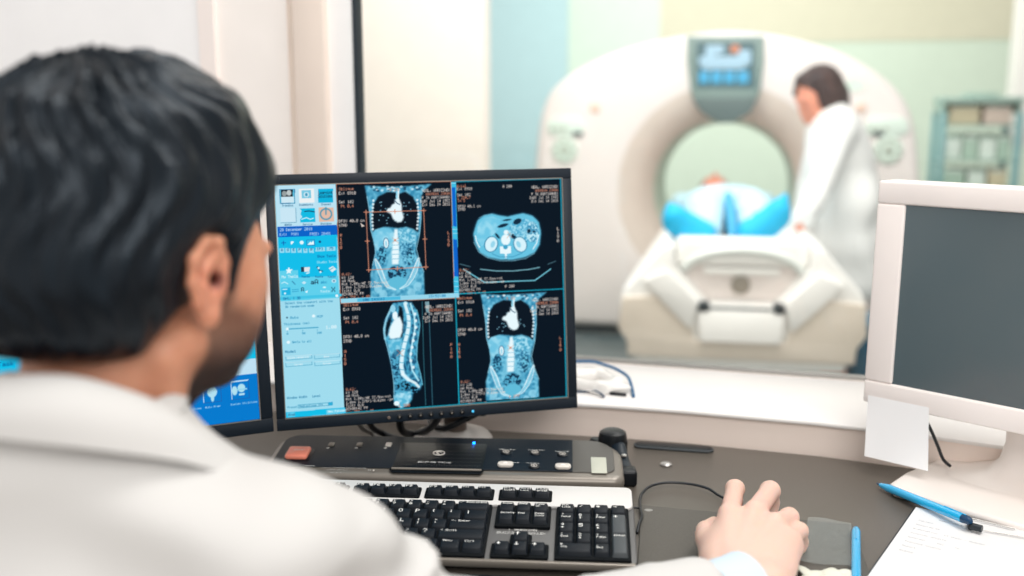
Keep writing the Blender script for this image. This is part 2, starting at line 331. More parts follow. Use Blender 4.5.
# which way round convertToQuads winds its faces
_t = Field((-.1, -.1, -.1), (.1, .1, .1), .01); _t.ell((0, 0, 0), (.05, .05, .05)); _g = openvdb.FloatGrid(.08); _g.copyFromArray(_t.a); _p, _q = _g.convertToQuads(0.)
_p = _p * .01 - .1; _c = _p[_q[0]]; Field.flip = bool(np.dot(np.cross(_c[1] - _c[0], _c[2] - _c[0]), _c.mean(0)) < 0)
def basis(yaw, pitch=0., roll=0.):       # rows: right, forward, up; yaw clockwise from +y
    f = np.array([math.sin(yaw) * math.cos(pitch), math.cos(yaw) * math.cos(pitch), math.sin(pitch)]); r = np.array([math.cos(yaw), -math.sin(yaw), 0.]); u = np.cross(r, f)
    r2 = r * math.cos(roll) + u * math.sin(roll); u2 = -r * math.sin(roll) + u * math.cos(roll); return np.array([r2, f, u2])

#@@SETTING
def wallbox(s0, s1, z0, z1, o0, o1, name, m, base=None, r=0.):
    b = (W0 if base is None else np.array(base, float)); T = rmat(WD, WN, (0, 0, 1), b)
    # local: x along the wall, y towards the camera
    mb = MB(); mb.box((s0, o0, z0), (s1, o1, z1), r, 2, 0, T); 
    return struct(mb.build(name, m))
s_mul = sw(355.5); s_left = sw(-420)
SILL = .785
# window wall: wall below the glass, wall left of it, posts
wallbox(s_left, 2.6, 0, SILL - .03, -.12, .0, 'wall_window', 'ledge_pink')
wallbox(s_left, sw(296), SILL - .03, 2.6, -.02, .02, 'wall_front', 'wall_paint')
wallbox(sw(204, .03), sw(219, .03), SILL, 2.6, .02, .032, 'trim_1', 'trim_faint')
wallbox(s_left, sw(204, .03), SILL, 2.6, .02, .026, 'trim_2', 'wall_cool')
wallbox(sw(296, .04), sw(326, .04), SILL, 2.6, -.02, .04, 'trim_3', 'trim_beige', r=.003)
wallbox(sw(325, .02), sw(353, .02), SILL, 2.6, -.02, .02, 'trim_4', 'trim_white')
wf = wallbox(sw(353, .012), sw(357.5, .012), SILL, 2.6, -.02, .012, 'window_1', 'gasket', r=.001)
mb = MB(); mb.T = rmat(WD, WN, (0, 0, 1), W0); mb.box((s_mul, -.012, SILL), (2.6, 0, SILL + .008), .002); mb.build('rail', 'steel', wf)
mb = MB(); mb.T = rmat(WD, WN, (0, 0, 1), W0); mb.box((s_mul, -.008, SILL + .008), (2.6, -.002, 2.6)); mb.build('pane', 'window_glass', wf)
# window ledge: white top, pinkish front with a dark gap under it
DE = [(-2.2, 2.02), (-1.2, 1.78), (-.5, 1.585), (-.026, 1.458), (.132, 1.43), (.247, 1.404), (.435, 1.346), (.567, 1.289), (.8, 1.17), (1.3, .88)]   # back edge of the worktop
def wline(x, off): p = W0 + WN * off; return p[1] + (x - p[0]) * WD[1] / WD[0]
SF = [(x, min(y + .012, wline(x, .02))) for x, y in DE]; 
mb = MB(); mb.prism([(x, y) for x, y in SF] + [(1.3, wline(1.3, 0)), (-2.2, wline(-2.2, 0))], SILL - .006, SILL, .002); struct(mb.build('trim_5', 'sill_white'))
mb = MB(); mb.prism([(x, y + .008) for x, y in SF] + [(1.3, wline(1.3, .001)), (-2.2, wline(-2.2, .001))], .60, SILL - .0061); struct(mb.build('trim_6', 'ledge_pink'))
# floors
mb = MB(); mb.box((-3, -1.5, -.05), (3, wline(0, 0) + .5, 0)); struct(mb.build('floor', 'ct_floor'))
BK = (2.0, 8.6, 0)
mb = MB(); mb.box((-3, 2.31, -.05), (6.5, 11, -.001)); struct(mb.build('floor_exam_room', 'ex_floor'))
# far wall of the exam room, in its painted bands
wallbox(-6, sw(568, 0, BK), 0, 3, -.1, 0, 'wall_far_blue', 'ex_blue', BK)
wallbox(sw(568, 0, BK), sw(658, 0, BK), 0, 3, -.1, .02, 'wall_far_green', 'ex_green', BK)
wallbox(sw(658, 0, BK), 6, 1.72, 3, -.1, .01, 'wall_far_upper', 'ex_beige', BK)
wallbox(sw(658, 0, BK), 6, 0, 1.72, -.1, 0, 'wall_far_lower', 'ex_pale', BK)
PB = (.3, 4.4, 0)
wallbox(-3, sw(485, 0, PB), 0, 3, -.08, 0, 'wall_partition', 'ex_cream', PB)
wallbox(sw(1013, 0, (2., 6.9, 0)), sw(1150, 0, (2., 6.9, 0)), .95, 3, -.3, 0, 'wall_cupboard_side', 'ex_white', (2., 6.9, 0))

#@@DESK
TOP = .74
pts = [(-1.6, .60), (-.62, .60), (-.42, .90), (-.1, .93), (.12, .93), (.26, .80), (.5, .62), (.9, .42), (1.3, .42)]
desk = thing('desk', (0, 1.1, 0), 'dark grey curved worktop under the keyboard, monitors and papers', 'desk')
mb = MB(); mb.prism(pts + [(x, y) for x, y in DE[::-1] if x >= -1.6], TOP - .028, TOP, .004); mb.build('worktop', 'desk', desk)
for x, y in ((-1.3, .75), (1.1, .6), (-.9, 1.5), (.75, 1.05)):
    mb = MB(); mb.lathe([(.03, 0), (.03, .01), (.02, .02), (.02, TOP - .0285)], (x, y, 0), 16); mb.build('leg', 'steel', desk)
# slot and cap in the worktop
a = at(641, 446.5, TOP); b = at(706, 451, TOP); u = (b - a) / np.linalg.norm(b - a); v = np.array([-u[1], u[0], 0])
cg = thing('cable_slot', a, 'black rounded slot cover let into the desk behind the mouse', 'cable slot')
def stadium(a, b, r, n=8):
    u = (b - a) / np.linalg.norm(b - a); v = np.array([-u[1], u[0], 0]); o = []
    for c, s0 in ((b, -PI / 2), (a, PI / 2)):
        for k in range(n + 1): t = s0 + PI * k / n; o.append((c + (u * math.cos(t) + v * math.sin(t)) * r)[:2])
    return o
mb = MB(); mb.prism(stadium(a, b, .011), TOP + .0002, TOP + .004, .0015); mb.build('rim', 'slate', cg)
mb = MB(); mb.prism(stadium(a, b, .0085), TOP + .003, TOP + .0052, .0005); mb.build('slot', 'black', cg)
c = at(666, 465, TOP); mb = MB(); mb.lathe([(.0085, 0), (.0085, .0015), (.006, .0035), (.002, .004)], c + [0, 0, .0003], 24)
tag(mb.build('screw_cap', 'steel'), 'small round metal cap set in the desk below the black slot', 'cap')

#@@SCREENPAINT
def homog(src, dst):
    A = []; B = []
    for (x, y), (u, v) in zip(src, dst): A += [[x, y, 1, 0, 0, 0, -u * x, -u * y], [0, 0, 0, x, y, 1, -v * x, -v * y]]; B += [u, v]
    h = np.linalg.solve(np.array(A, float), np.array(B, float)); return np.append(h, 1).reshape(3, 3)
def hap(H, P):
    P = np.atleast_2d(np.array(P, float)); q = np.c_[P, np.ones(len(P))] @ H.T; return q[:, :2] / q[:, 2:]
class Canvas:
    def __init__(s, W, H, bg, corners):
        s.W, s.H = W, H; s.a = np.ones((H, W, 3)) * np.array(bg) / 255.; s.y, s.x = np.mgrid[0:H, 0:W] + .5
        s.h = homog(corners, [(0, 0), (W, 0), (W, H), (0, H)])
    def P(s, pts): return hap(s.h, pts)
    def blend(s, m, c, al=1.):
        c = (np.array(c) / 255.) if np.ndim(c) == 1 else c; m = (m * al)[..., None]; s.a = s.a * (1 - m) + c * m
    def maskpoly(s, P):
        m = np.zeros((s.H, s.W), bool); n = len(P)
        for i in range(n):
            x0, y0 = P[i]; x1, y1 = P[(i + 1) % n]
            if y0 == y1: continue
            c = ((y0 > s.y) != (y1 > s.y)) & (s.x < (x1 - x0) * (s.y - y0) / (y1 - y0) + x0); m ^= c
        return m.astype(float)
    def poly(s, pts, c, al=1., soft=0): m = s.maskpoly(s.P(pts)); m = blur(m, soft) if soft else m; s.blend(m, c, al); return m
    def ellm(s, c, rx, ry, ang=0.):
        p = s.P([c])[0]; sx = s.W / 288.; dx = (s.x - p[0]) / sx; dy = (s.y - p[1]) / sx; ca, sa = math.cos(ang), math.sin(ang)
        u = (dx * ca + dy * sa) / rx; v = (-dx * sa + dy * ca) / ry; return np.clip((1 - np.sqrt(u * u + v * v)) * min(rx, ry) * sx * .8 + .5, 0, 1)
    def ell(s, c, rx, ry, col, al=1., ang=0.): s.blend(s.ellm(c, rx, ry, ang), col, al)
    def line(s, pts, wd, col, al=1.):
        P = s.P(pts); wd = wd * s.W / 288. / 2; m = np.zeros((s.H, s.W))
        for i in range(len(P) - 1):
            a, b = P[i], P[i + 1]; d = b - a; L = d @ d + 1e-9; t = np.clip(((s.x - a[0]) * d[0] + (s.y - a[1]) * d[1]) / L, 0, 1)
            m = np.maximum(m, np.clip(wd + .5 - np.hypot(s.x - a[0] - t * d[0], s.y - a[1] - t * d[1]), 0, 1))
        s.blend(m, col, al)
    def rect(s, x0, y0, x1, y1, col, al=1.):         # canvas-aligned box given by two photo points
        (u0, v0), (u1, v1) = s.P([(x0, y0), (x1, y1)]); m = (s.x >= u0) & (s.x <= u1) & (s.y >= v0) & (s.y <= v1); s.blend(m.astype(float), col, al)
    def crect(s, u0, v0, u1, v1, col, al=1.): m = (s.x >= u0) & (s.x <= u1) & (s.y >= v0) & (s.y <= v1); s.blend(m.astype(float), col, al)
    def text(s, t, x, y, h, col, right=False, al=1., wx=1.):    # x, y = top left (photo px), h = height in photo px
        u, v = s.P([(x, y)])[0]; k = h * s.W / 288. / 7.; n = len(t) * 6 * k * wx
        if right: u -= n
        m = np.zeros((s.H, s.W))
        for i, ch in enumerate(t):
            cols = FONT.get(ch, FONT[' '])
            for c in range(5):
                for r in range(7):
                    if cols[c] >> r & 1:
                        x0 = u + (i * 6 + c) * k * wx; y0 = v + r * k; i0, i1, j0, j1 = int(x0), int(x0 + k * wx) + 1, int(y0), int(y0 + k) + 1
                        for jj in range(max(0, j0), min(s.H, j1)):
                            for ii in range(max(0, i0), min(s.W, i1)):
                                m[jj, ii] += max(0, min(ii + 1, x0 + k * wx) - max(ii, x0)) * max(0, min(jj + 1, y0 + k) - max(jj, y0))
        s.blend(np.clip(m * 1.25, 0, 1), col, al)
def blur(a, r):
    r = int(r)
    for ax in (0, 1):
        for _ in range(2):
            k = np.ones(2 * r + 1) / (2 * r + 1); a = np.apply_along_axis(lambda q: np.convolve(np.pad(q, r, 'edge'), k, 'valid'), ax, a)
    return a
def noise(H, W, r, seed):
    n = blur(np.random.default_rng(seed).standard_normal((H, W)), r); return (n - n.mean()) / n.std()
DK = (5, 19, 32); MID = (74, 178, 214); LT = (150, 214, 236); WH = (232, 249, 254); OR = (214, 142, 114); TX = (226, 214, 206); CY = (22, 168, 196)
SCR = [(274.6, 186.3), (561, 177.5), (568.4, 397), (285.5, 418)]
CW, CH = 576, 468
def tissue(cv, m, c0, c1, seed, r=2, amp=.5):
    n = np.clip(.5 + noise(cv.H, cv.W, r, seed) * amp, 0, 1)[..., None]; cv.blend(m, (np.array(c0) * (1 - n) + np.array(c1) * n) / 255.)
def coronal(cv, dx, dy, clip):
    f = lambda pts: [(335 + x / 4.8 + dx, 180 + y / 4.8 + dy) for x, y in pts]
    keep = cv.a.copy(); S = 1 / 4.8
    m = cv.maskpoly(cv.P(f([(140, 28), (250, 34), (360, 28), (462, 18), (425, 50), (410, 80), (412, 180), (405, 250), (388, 310), (386, 345), (402, 385), (424, 440), (428, 555), (168, 575), (168, 450), (180, 400), (190, 350), (186, 300), (170, 240), (164, 160), (155, 100)])))
    m = blur(m, 1); tissue(cv, m, (56, 142, 180), (116, 196, 224), 1, 2, .35)
    cv.line(f([(152, 80), (166, 160), (170, 240), (188, 300), (193, 350), (178, 410)]), .8, LT, .8); cv.line(f([(410, 80), (410, 180), (403, 260), (388, 330), (402, 385), (424, 440)]), .8, LT, .8)
    for i in range(26): x = 165 + RNG.random() * 250; cv.ell(f([(x, 32 + RNG.random() * 30 * (1 - abs(x - 290) / 300))])[0], 1.4, 1., WH if i % 2 else (20, 60, 90), .7)
    lung = blur(cv.maskpoly(cv.P(f([(182, 120), (205, 80), (250, 58), (285, 60), (296, 70), (335, 56), (372, 82), (392, 120), (398, 180), (396, 252), (375, 235), (340, 224), (300, 230), (240, 224), (190, 240), (180, 252), (173, 190)]))), 1)
    cv.blend(lung, (7, 20, 33))
    for i in range(9):
        cv.ell(f([(176 + abs(i - 5) * 1.2, 100 + i * 17)])[0], 1.1, 1.3, WH, .9); cv.ell(f([(398 - abs(i - 4) * 1.5, 96 + i * 17)])[0], 1.1, 1.3, WH, .9)
    for i in range(24): cv.ell(f([(205 + RNG.random() * 165, 105 + RNG.random() * 105)])[0], .7, .6, LT, .75)
    cv.line(f([(300, 55), (296, 80), (300, 100)]), 3.0, LT); cv.line(f([(302, 50), (301, 110)]), 1.2, WH)
    cv.poly(f([(283, 92), (305, 90), (318, 118), (320, 150), (328, 180), (318, 200), (298, 204), (276, 188), (266, 162), (244, 152), (248, 138), (262, 134), (272, 118), (284, 112)]), WH, soft=1)
    cv.line(f([(284, 98), (296, 112), (308, 118)]), 1.0, (30, 70, 100), .8)
    mm = blur(cv.maskpoly(cv.P(f([(178, 262), (190, 238), (230, 226), (270, 236), (283, 262), (282, 320), (255, 330), (225, 325), (200, 340), (186, 310)]))), 1); tissue(cv, mm, (112, 196, 226), (150, 216, 238), 2, 3)
    mm = blur(cv.maskpoly(cv.P(f([(298, 238), (340, 228), (380, 244), (388, 280), (380, 330), (300, 330)]))), 1); tissue(cv, mm, (74, 166, 202), (164, 222, 240), 3, 1, .5)
    mm = blur(cv.maskpoly(cv.P(f([(300, 300), (378, 300), (376, 395), (345, 410), (310, 400)]))), 1); tissue(cv, mm, (46, 120, 158), (124, 202, 230), 4, 1, .5)
    for q_ in (((268, 330), (240, 430), (252, 440), (276, 400)), ((306, 330), (342, 425), (330, 438), (304, 400))): cv.poly(f(q_), (128, 204, 230), .75, soft=1)
    mm = cv.ellm(f([(222, 362)])[0], 4.6, 9.5, .1); tissue(cv, mm, (24, 74, 106), (90, 180, 212), 5, 1, .6)
    mm = cv.ellm(f([(358, 365)])[0], 4.0, 9.5, 0); tissue(cv, mm, (24, 74, 106), (110, 196, 224), 6, 1, .6)
    cv.ell(f([(243, 303)])[0], 2.9, 5.6, (30, 90, 130)); cv.ell(f([(243, 303)])[0], 2.3, 4.9, WH); cv.ell(f([(243, 305)])[0], .9, 3., LT)
    cv.poly(f([(283, 235), (298, 235), (303, 300), (306, 345), (303, 402), (272, 405), (270, 345), (276, 300)]), WH, soft=1)
    for y in (292, 312, 334, 356, 378): cv.line(f([(273, y), (304, y - 1)]), .5, (70, 170, 205))
    mm = cv.ellm(f([(296, 445)])[0], 9.5, 7.5); tissue(cv, mm, (14, 52, 80), (84, 172, 206), 7, 1, .8)
    cv.ell(f([(298, 493)])[0], 9.0, 6.8, (96, 188, 218))
    for sgn, pts in ((1, [(193, 378), (208, 402), (222, 430), (236, 470), (256, 508), (290, 524)]), (-1, [(398, 372), (386, 398), (374, 428), (358, 465), (338, 500), (308, 520)])):
        n_ = len(pts); wd = (5, 15, 19, 17, 11, 3); cv.poly(f([(x, y) for x, y in pts] + [(x + sgn * -wd[i] * .9, y + wd[i] * .5) for i, (x, y) in list(enumerate(pts))[::-1]]), LT, .8, soft=1); cv.line(f(pts[:4]), 1.1, WH, .9); cv.line(f([(x + sgn * -wd[i] * .9, y + wd[i] * .5) for i, (x, y) in enumerate(pts)]), .9, WH, .75); cv.line(f(pts[3:]), 1.0, WH, .6)
    for (x, y) in ((205, 520), (395, 510), (230, 548), (365, 540)): cv.ell(f([(x, y)])[0], 4, 4.5, LT, .7)
    cv.ell(f([(286, 288)])[0], 1.1, 1.1, OR); cv.line(f([(272, 276), (302, 302)]), .4, OR, .8); cv.line(f([(302, 276), (272, 302)]), .4, OR, .8)
    k = 1 - cv.maskpoly(cv.P(clip)); cv.blend(k, keep)
def overlay(cv, x0, y0, x1, y1, tl=True, left='A\n1\n5\n0', bt='A'):
    def T(i, t, col=TX): cv.text(t, x0, y0 + i * 4.3, 3.0, col, wx=.82)
    if tl:
        T(0, 'Oblique', OR); T(1, 'Ex: 8910'); T(3, 'Se: 102'); T(4, ' Pt 0.4', OR); T(7.4, 'DFOV 40.0 cm'); T(8.4, 'STND')
    for i, (t, c) in enumerate((('NEAL, WARDZINEK', TX), ('ANDREWS ZORAN', OR), ('F 36 AGRTIAANBX', TX), ('DoB: Jul 14 1983', TX), ('Ex: Dec 14 2018', TX))): cv.text(t, x1, y0 + .3 + i * 3.5, 2.9, c, right=True, wx=.76)
def botl(cv, x0, y0):
    for i, (t, c) in enumerate((('0.62/', OR), ('kV 120', TX), ('mA Mod.', TX), ('Rot 1.00s/HE 37.5mm/rot', TX), ('1.0mm 1.375:1/0.62mm /sp', TX), ('Tilt: 0.0', TX), ('02:00:42 PM', TX), ('W = 350 L = 40', OR))): cv.text(t, x0, y0 + i * 3.3, 2.7, c, wx=.85)
def vtext(cv, t, x, y, col):
    for i, ch in enumerate(t): cv.text(ch, x, y + i * 4.0, 3., col)
def paint_main():
    cv = Canvas(CW, CH, DK, SCR); U = 7.2; c2 = lambda x, y: (270 + x / U, 178 + y / U); c3 = lambda x, y: (270 + x / U, 250 + y / U)
    # layout lines of the right-hand part
    # --- coronal view, upper left
    coronal(cv, 0, 0, [(340, 184), (452.5, 181), (456, 293.5), (344.5, 298)])
    A = [(335 + x / 4.8, 180 + y / 4.8) for x, y in ((147, 155), (423, 146), (434, 416), (160, 431))]; cv.line(A + [A[0]], .7, OR)
    for p in A + [(335 + 153 / 4.8, 180 + 293 / 4.8), (335 + 429 / 4.8, 180 + 282 / 4.8), (335 + 285 / 4.8, 180 + 151 / 4.8), (335 + 297 / 4.8, 180 + 424 / 4.8)]:
        cv.line([(p[0] - 2, p[1]), (p[0] + 2, p[1])], .8, OR); cv.line([(p[0], p[1] - 2), (p[0], p[1] + 2)], .8, OR)
    overlay(cv, 338.5, 188, 449.5, 184.5); botl(cv, 341.5, 273)
    vtext(cv, 'R150', 339.5, 234, OR); vtext(cv, 'L150', 447, 231, OR); cv.text('S 23', 389, 188.5, 2.8, OR)
    cv.poly([(360, 223), (364, 226), (361.5, 227)], TX)
    # --- axial view, upper right
    g = lambda pts: [(450 + x / 4.8, 175 + y / 4.8) for x, y in pts]
    m = cv.maskpoly(cv.P(g([(118, 250), (130, 215), (160, 192), (200, 183), (240, 192), (275, 197), (310, 188), (350, 180), (395, 192), (425, 222), (436, 270), (430, 330), (408, 368), (360, 392), (300, 404), (240, 404), (180, 392), (140, 368), (116, 320), (110, 280)])))
    m = blur(m, 1); e = blur(m, 3); cv.blend(np.clip(e * 1.0, 0, 1), (24, 78, 108), .8); cv.blend(m, (104, 196, 226))
    tissue(cv, cv.maskpoly(cv.P(g([(125, 300), (132, 240), (160, 205), (200, 196), (240, 210), (230, 260), (190, 300), (150, 340)]))), (112, 200, 230), (150, 218, 240), 8, 3, .4)
    tissue(cv, cv.ellm(g([(345, 265)])[0], 14, 13), (76, 170, 208), (160, 220, 240), 9, 1, .5)
    tissue(cv, cv.ellm(g([(395, 270)])[0], 6.6, 11), (60, 146, 186), (190, 234, 246), 10, 1, .6)
    for x, y, rx, ry, an in ((252, 240, 5.6, 1.7, -.25), (322, 220, 4.5, 2.8, -.4), (272, 213, 4.2, .9, -.1), (378, 266, 1.8, 2.2, .3), (402, 268, 1.5, 1.0, 0), (310, 298, 3.8, 1.8, .7), (226, 290, 3.6, 1.2, .9), (300, 290, 1.6, 2.2, 0)): cv.ell(g([(x, y)])[0], rx, ry, (10, 36, 58), .95, an)
    for x, an in ((196, .35), (336, -.4)): cv.ell(g([(x, 330)])[0], 7.2, 8.6, (44, 130, 168), 1, an); cv.ell(g([(x, 330)])[0], 6.2, 7.8, (214, 243, 252), 1, an); cv.ell(g([(x + (8 if x < 250 else -8), 330)])[0], 2.2, 3.6, LT, 1, an)
    cv.ell(g([(266, 308)])[0], 4.8, 5.6, WH); cv.poly(g([(238, 340), (292, 338), (292, 372), (272, 376), (270, 396), (264, 396), (262, 376), (240, 374)]), WH); cv.ell(g([(265, 343)])[0], 2.4, 2.4, (60, 160, 200)); cv.ell(g([(268, 272)])[0], 2.6, 2.4, WH)
    cv.line(g([(200, 375), (235, 390), (300, 390), (345, 372)]), .8, (60, 150, 190)); cv.line(g([(120, 290), (126, 318), (140, 345)]), 1., WH); cv.line(g([(425, 285), (415, 325), (398, 352)]), 1., WH)
    cv.line(g([(112, 320), (135, 366), (178, 394), (240, 409), (300, 409), (365, 397), (405, 372)]), .5, LT, .9); cv.line(g([(135, 205), (160, 192), (200, 184)]), .5, LT, .6)
    cv.line(g([(275, 272), (296, 300)]), .4, OR); cv.line(g([(290, 276), (272, 300)]), .4, OR)
    cv.line(g([(45, 425), (95, 438)]), .7, (80, 120, 135)); cv.line(g([(145, 450), (220, 458), (300, 458), (380, 450), (430, 440)]), .9, (130, 190, 205)); cv.line(g([(470, 425), (508, 410)]), .7, (80, 120, 135))
    cv.line(g([(62, 450), (165, 513), (408, 503), (484, 448)]), 1.1, (120, 205, 226))
    for i, (t, c) in enumerate((('Axial', OR), ('Ex: 8910', TX), ('', TX), ('Se: 102', TX), ('I 254.7', OR), ('Im 5', OR), ('', TX), ('DFOV 40.1 cm', TX), ('STND', TX))): cv.text(t, 456 + i * .15, 184.5 + i * 2.9, 2.9, c, wx=.8)
    overlay(cv, 457, 184, 558, 179.5, tl=False); botl(cv, 459, 268.5); cv.text('A 200', 502, 184.5, 2.9, TX, wx=.8); cv.text('P 200', 505, 284.5, 2.9, TX, wx=.8); vtext(cv, 'L190', 557, 226.5, TX)
    # --- sagittal view, lower left
    g = lambda pts: [(340 + x / 4.8, 295 + y / 4.8) for x, y in pts]
    m = blur(cv.maskpoly(cv.P(g([(250, 38), (300, 30), (340, 32), (365, 70), (380, 110), (382, 160), (370, 230), (366, 300), (378, 360), (394, 420), (384, 455), (350, 470), (345, 500), (325, 530), (290, 545), (262, 520), (255, 500), (258, 440), (250, 380), (235, 300), (218, 230), (205, 180), (210, 120), (232, 80)]))), 1)
    tissue(cv, m, (30, 92, 128), (84, 176, 210), 12, 2, .5)
    cv.line(g([(250, 50), (222, 110), (210, 160), (214, 210)]), 2.0, LT, .9); cv.line(g([(214, 210), (228, 260), (246, 340), (256, 420), (258, 500)]), .7, LT, .9); cv.line(g([(366, 70), (381, 140), (368, 240), (366, 310), (385, 380), (394, 430)]), 1., (110, 196, 222), .9)
    cv.poly(g([(245, 100), (240, 140), (228, 175), (222, 205), (216, 180), (222, 130)]), (6, 18, 30), soft=1); cv.poly(g([(280, 48), (298, 60), (302, 120), (298, 195), (288, 210), (290, 150), (280, 110)]), (6, 18, 30), soft=1)
    cv.poly(g([(256, 120), (285, 100), (300, 140), (296, 180), (285, 205), (240, 210), (230, 190), (240, 150)]), WH, soft=1); cv.ell(g([(262, 98)])[0], 2.6, 4.6, WH); cv.ell(g([(252, 65)])[0], 2.6, 4, LT)
    mm = blur(cv.maskpoly(cv.P(g([(222, 212), (300, 210), (290, 260), (262, 262), (240, 300)]))), 1); tissue(cv, mm, (84, 180, 214), (140, 210, 234), 13, 2)
    mm = blur(cv.maskpoly(cv.P(g([(240, 300), (285, 290), (300, 380), (270, 420), (256, 400)]))), 1); tissue(cv, mm, (20, 66, 98), (84, 172, 206), 14, 1, .6)
    cv.line(g([(312, 40), (326, 90), (330, 140), (320, 190), (306, 240), (296, 290), (292, 340), (300, 380), (325, 405)]), 4.6, LT); cv.line(g([(312, 40), (326, 90), (330, 140), (320, 190), (306, 240), (296, 290), (292, 340), (300, 380)]), 3.2, WH, .85); cv.line(g([(300, 380), (325, 405), (360, 422), (376, 440)]), 2.6, WH, .9); cv.line(g([(320, 45), (340, 110), (338, 170), (325, 230), (314, 290), (312, 330), (326, 372)]), .9, (60, 160, 196))
    cv.line(g([(336, 40), (355, 100), (358, 160), (345, 230), (335, 300), (345, 360), (375, 410)]), 1.7, (170, 226, 242))
    for i in range(9): y = 90 + i * 32; x = (358, 362, 362, 356, 350, 344, 338, 338, 350)[i]; cv.ell(g([(x, y)])[0], 1.4, 1.7, WH, .9)
    for i in range(9):
        x, y = ((329, 90), (330, 122), (326, 155), (318, 188), (308, 222), (300, 256), (293, 290), (291, 322), (296, 356))[i]; cv.line(g([(x - 12, y), (x + 11, y + 3)]), .8, (80, 176, 208))
    mm = cv.ellm(g([(300, 436)])[0], 6.5, 4.6); tissue(cv, mm, (6, 20, 34), (60, 150, 186), 15, 1, 1.); mm = cv.ellm(g([(350, 450)])[0], 6, 3.4, .6); tissue(cv, mm, (8, 30, 50), (60, 150, 186), 16, 1, 1.)
    mm = blur(cv.maskpoly(cv.P(g([(262, 470), (330, 460), (344, 480), (325, 528), (290, 544), (258, 520)]))), 1); tissue(cv, mm, (84, 180, 214), (170, 224, 242), 17, 2)
    cv.ell(g([(270, 520)])[0], 2.8, 2.4, WH)
    cv.line(g([(270, 262), (302, 292)]), .4, OR); cv.line(g([(302, 262), (270, 292)]), .4, OR)
    cv.line(g([(392, 30), (399, 280), (410, 530)]), .6, (52, 118, 134)); cv.line(g([(423, 30), (433, 280), (443, 528)]), .6, (60, 120, 140)); cv.poly(g([(406, 30), (424, 30), (426, 84), (412, 80)]), (150, 190, 200), .8)
    overlay(cv, 343, 303.5, 452.5, 299.5); botl(cv, 345.5, 388); vtext(cv, 'A150', 343.5, 350, OR); vtext(cv, 'P160', 450, 343, OR); cv.text('I 300', 398, 404.5, 2.8, OR)
    # --- coronal view, lower right
    coronal(cv, 116, 107.5, [(459, 293), (561.5, 288.5), (565, 396), (462.5, 402)]); overlay(cv, 457.5, 296.5, 559, 291.5); botl(cv, 460.5, 380.5); vtext(cv, 'R150', 458, 343, OR); vtext(cv, 'L150', 560, 336, OR); cv.text('S 23', 506, 296.5, 2.8, OR); cv.text('I 277', 509, 395.5, 2.8, OR)
    # --- frames between the views
    cv.line([(336, 184.6), (450.2, 181.2), (454, 296)], .6, OR); cv.line([(336, 184.6), (340.3, 302)], .6, OR)
    cv.poly([(450.6, 181.8), (455.2, 181.6), (458.6, 296.6), (454, 297)], (60, 190, 226)); cv.poly([(451.2, 187), (454.6, 187), (456.2, 226), (452.4, 226)], (10, 100, 205)); cv.poly([(452.8, 239), (456.4, 239), (457.8, 276), (453.8, 276)], (10, 100, 205))
    for y in (183, 229, 233, 281, 286, 291): cv.line([(450.8 + (y - 181) * .03, y), (455. + (y - 181) * .03, y)], .6, WH, .7)
    cv.poly([(340.2, 298.4), (458.5, 292.6), (458.7, 297.2), (340.4, 303)], (150, 214, 236)); cv.poly([(357, 298.2), (400, 296), (400, 299.6), (357, 301.6)], (60, 180, 220), .8)
    cv.line([(340.4, 303.2), (458.7, 297.4)], .6, OR); cv.text('100 [4][6]', 362, 298.4, 2.6, (20, 100, 160)); cv.text('15:52:00', 428, 294.9, 2.6, (20, 120, 180))
    cv.line([(455, 181.6), (560.3, 177.8)], .8, CY); cv.line([(560.3, 178), (567.6, 397)], 1.1, CY); cv.line([(458.6, 293.4), (563.8, 288.2)], 1., CY); cv.line([(455.2, 297), (459., 404)], 1.1, CY); cv.line([(344, 413), (567.6, 396.8)], 1.1, CY)
    # --- tool column
    E = lambda p: (270 + p[0] / U, 178 + p[1] / U); G = lambda p: (270 + p[0] / U, 250 + p[1] / U)
    cv.poly([(274.6, 186.3), (335.4, 184.3), (343.8, 413.7), (285.5, 418)], (160, 220, 238))
    cv.poly([E((38, 62)), E((466, 52)), E((478, 340)), E((55, 355))], (186, 226, 242))
    def q(f, x0, y0, x1, y1, col, al=1.): cv.poly([f((x0, y0)), f((x1, y0 - (x1 - x0) * .03)), f((x1 + (y1 - y0) * .03, y1 - (x1 - x0) * .03)), f((x0 + (y1 - y0) * .03, y1))], col, al)
    q(E, 70, 88, 180, 190, (20, 120, 170)); q(E, 74, 92, 176, 186, (96, 190, 220)); q(E, 80, 92, 165, 140, (16, 26, 36)); cv.ell(E((105, 118)), 2.4, 2.8, (150, 160, 160)); cv.ell(E((138, 112)), 2.3, 2.9, (190, 200, 200)); q(E, 82, 142, 172, 184, (206, 232, 242))
    q(E, 208, 82, 316, 184, (236, 240, 242)); q(E, 228, 94, 296, 150, (120, 200, 226)); cv.ell(E((262, 124)), 2.6, 2.6, (206, 230, 240)); cv.ell(E((262, 124)), 1.2, 1.6, (40, 150, 190))
    q(E, 345, 82, 452, 182, (10, 178, 220)); cv.text('Learning', 270 + 348 / U, 178 + 98 / U, 3.2, (14, 50, 80), wx=.62); cv.text('Solutions', 270 + 346 / U, 178 + 124 / U, 3.2, (14, 50, 80), wx=.55)
    q(E, 76, 222, 186, 324, (200, 230, 244)); cv.line([E((186, 220)), E((190, 322)), E((80, 326))], .6, (96, 160, 190))
    q(E, 214, 222, 322, 322, (14, 186, 226)); cv.poly([E((214, 222)), E((228, 240)), E((220, 262)), E((232, 284)), E((216, 300))], (186, 226, 242)); cv.line([E((250, 244)), E((280, 240)), E((318, 246))], 1., (20, 60, 90)); cv.line([E((228, 300)), E((262, 288)), E((290, 300)), E((312, 292))], .8, WH)
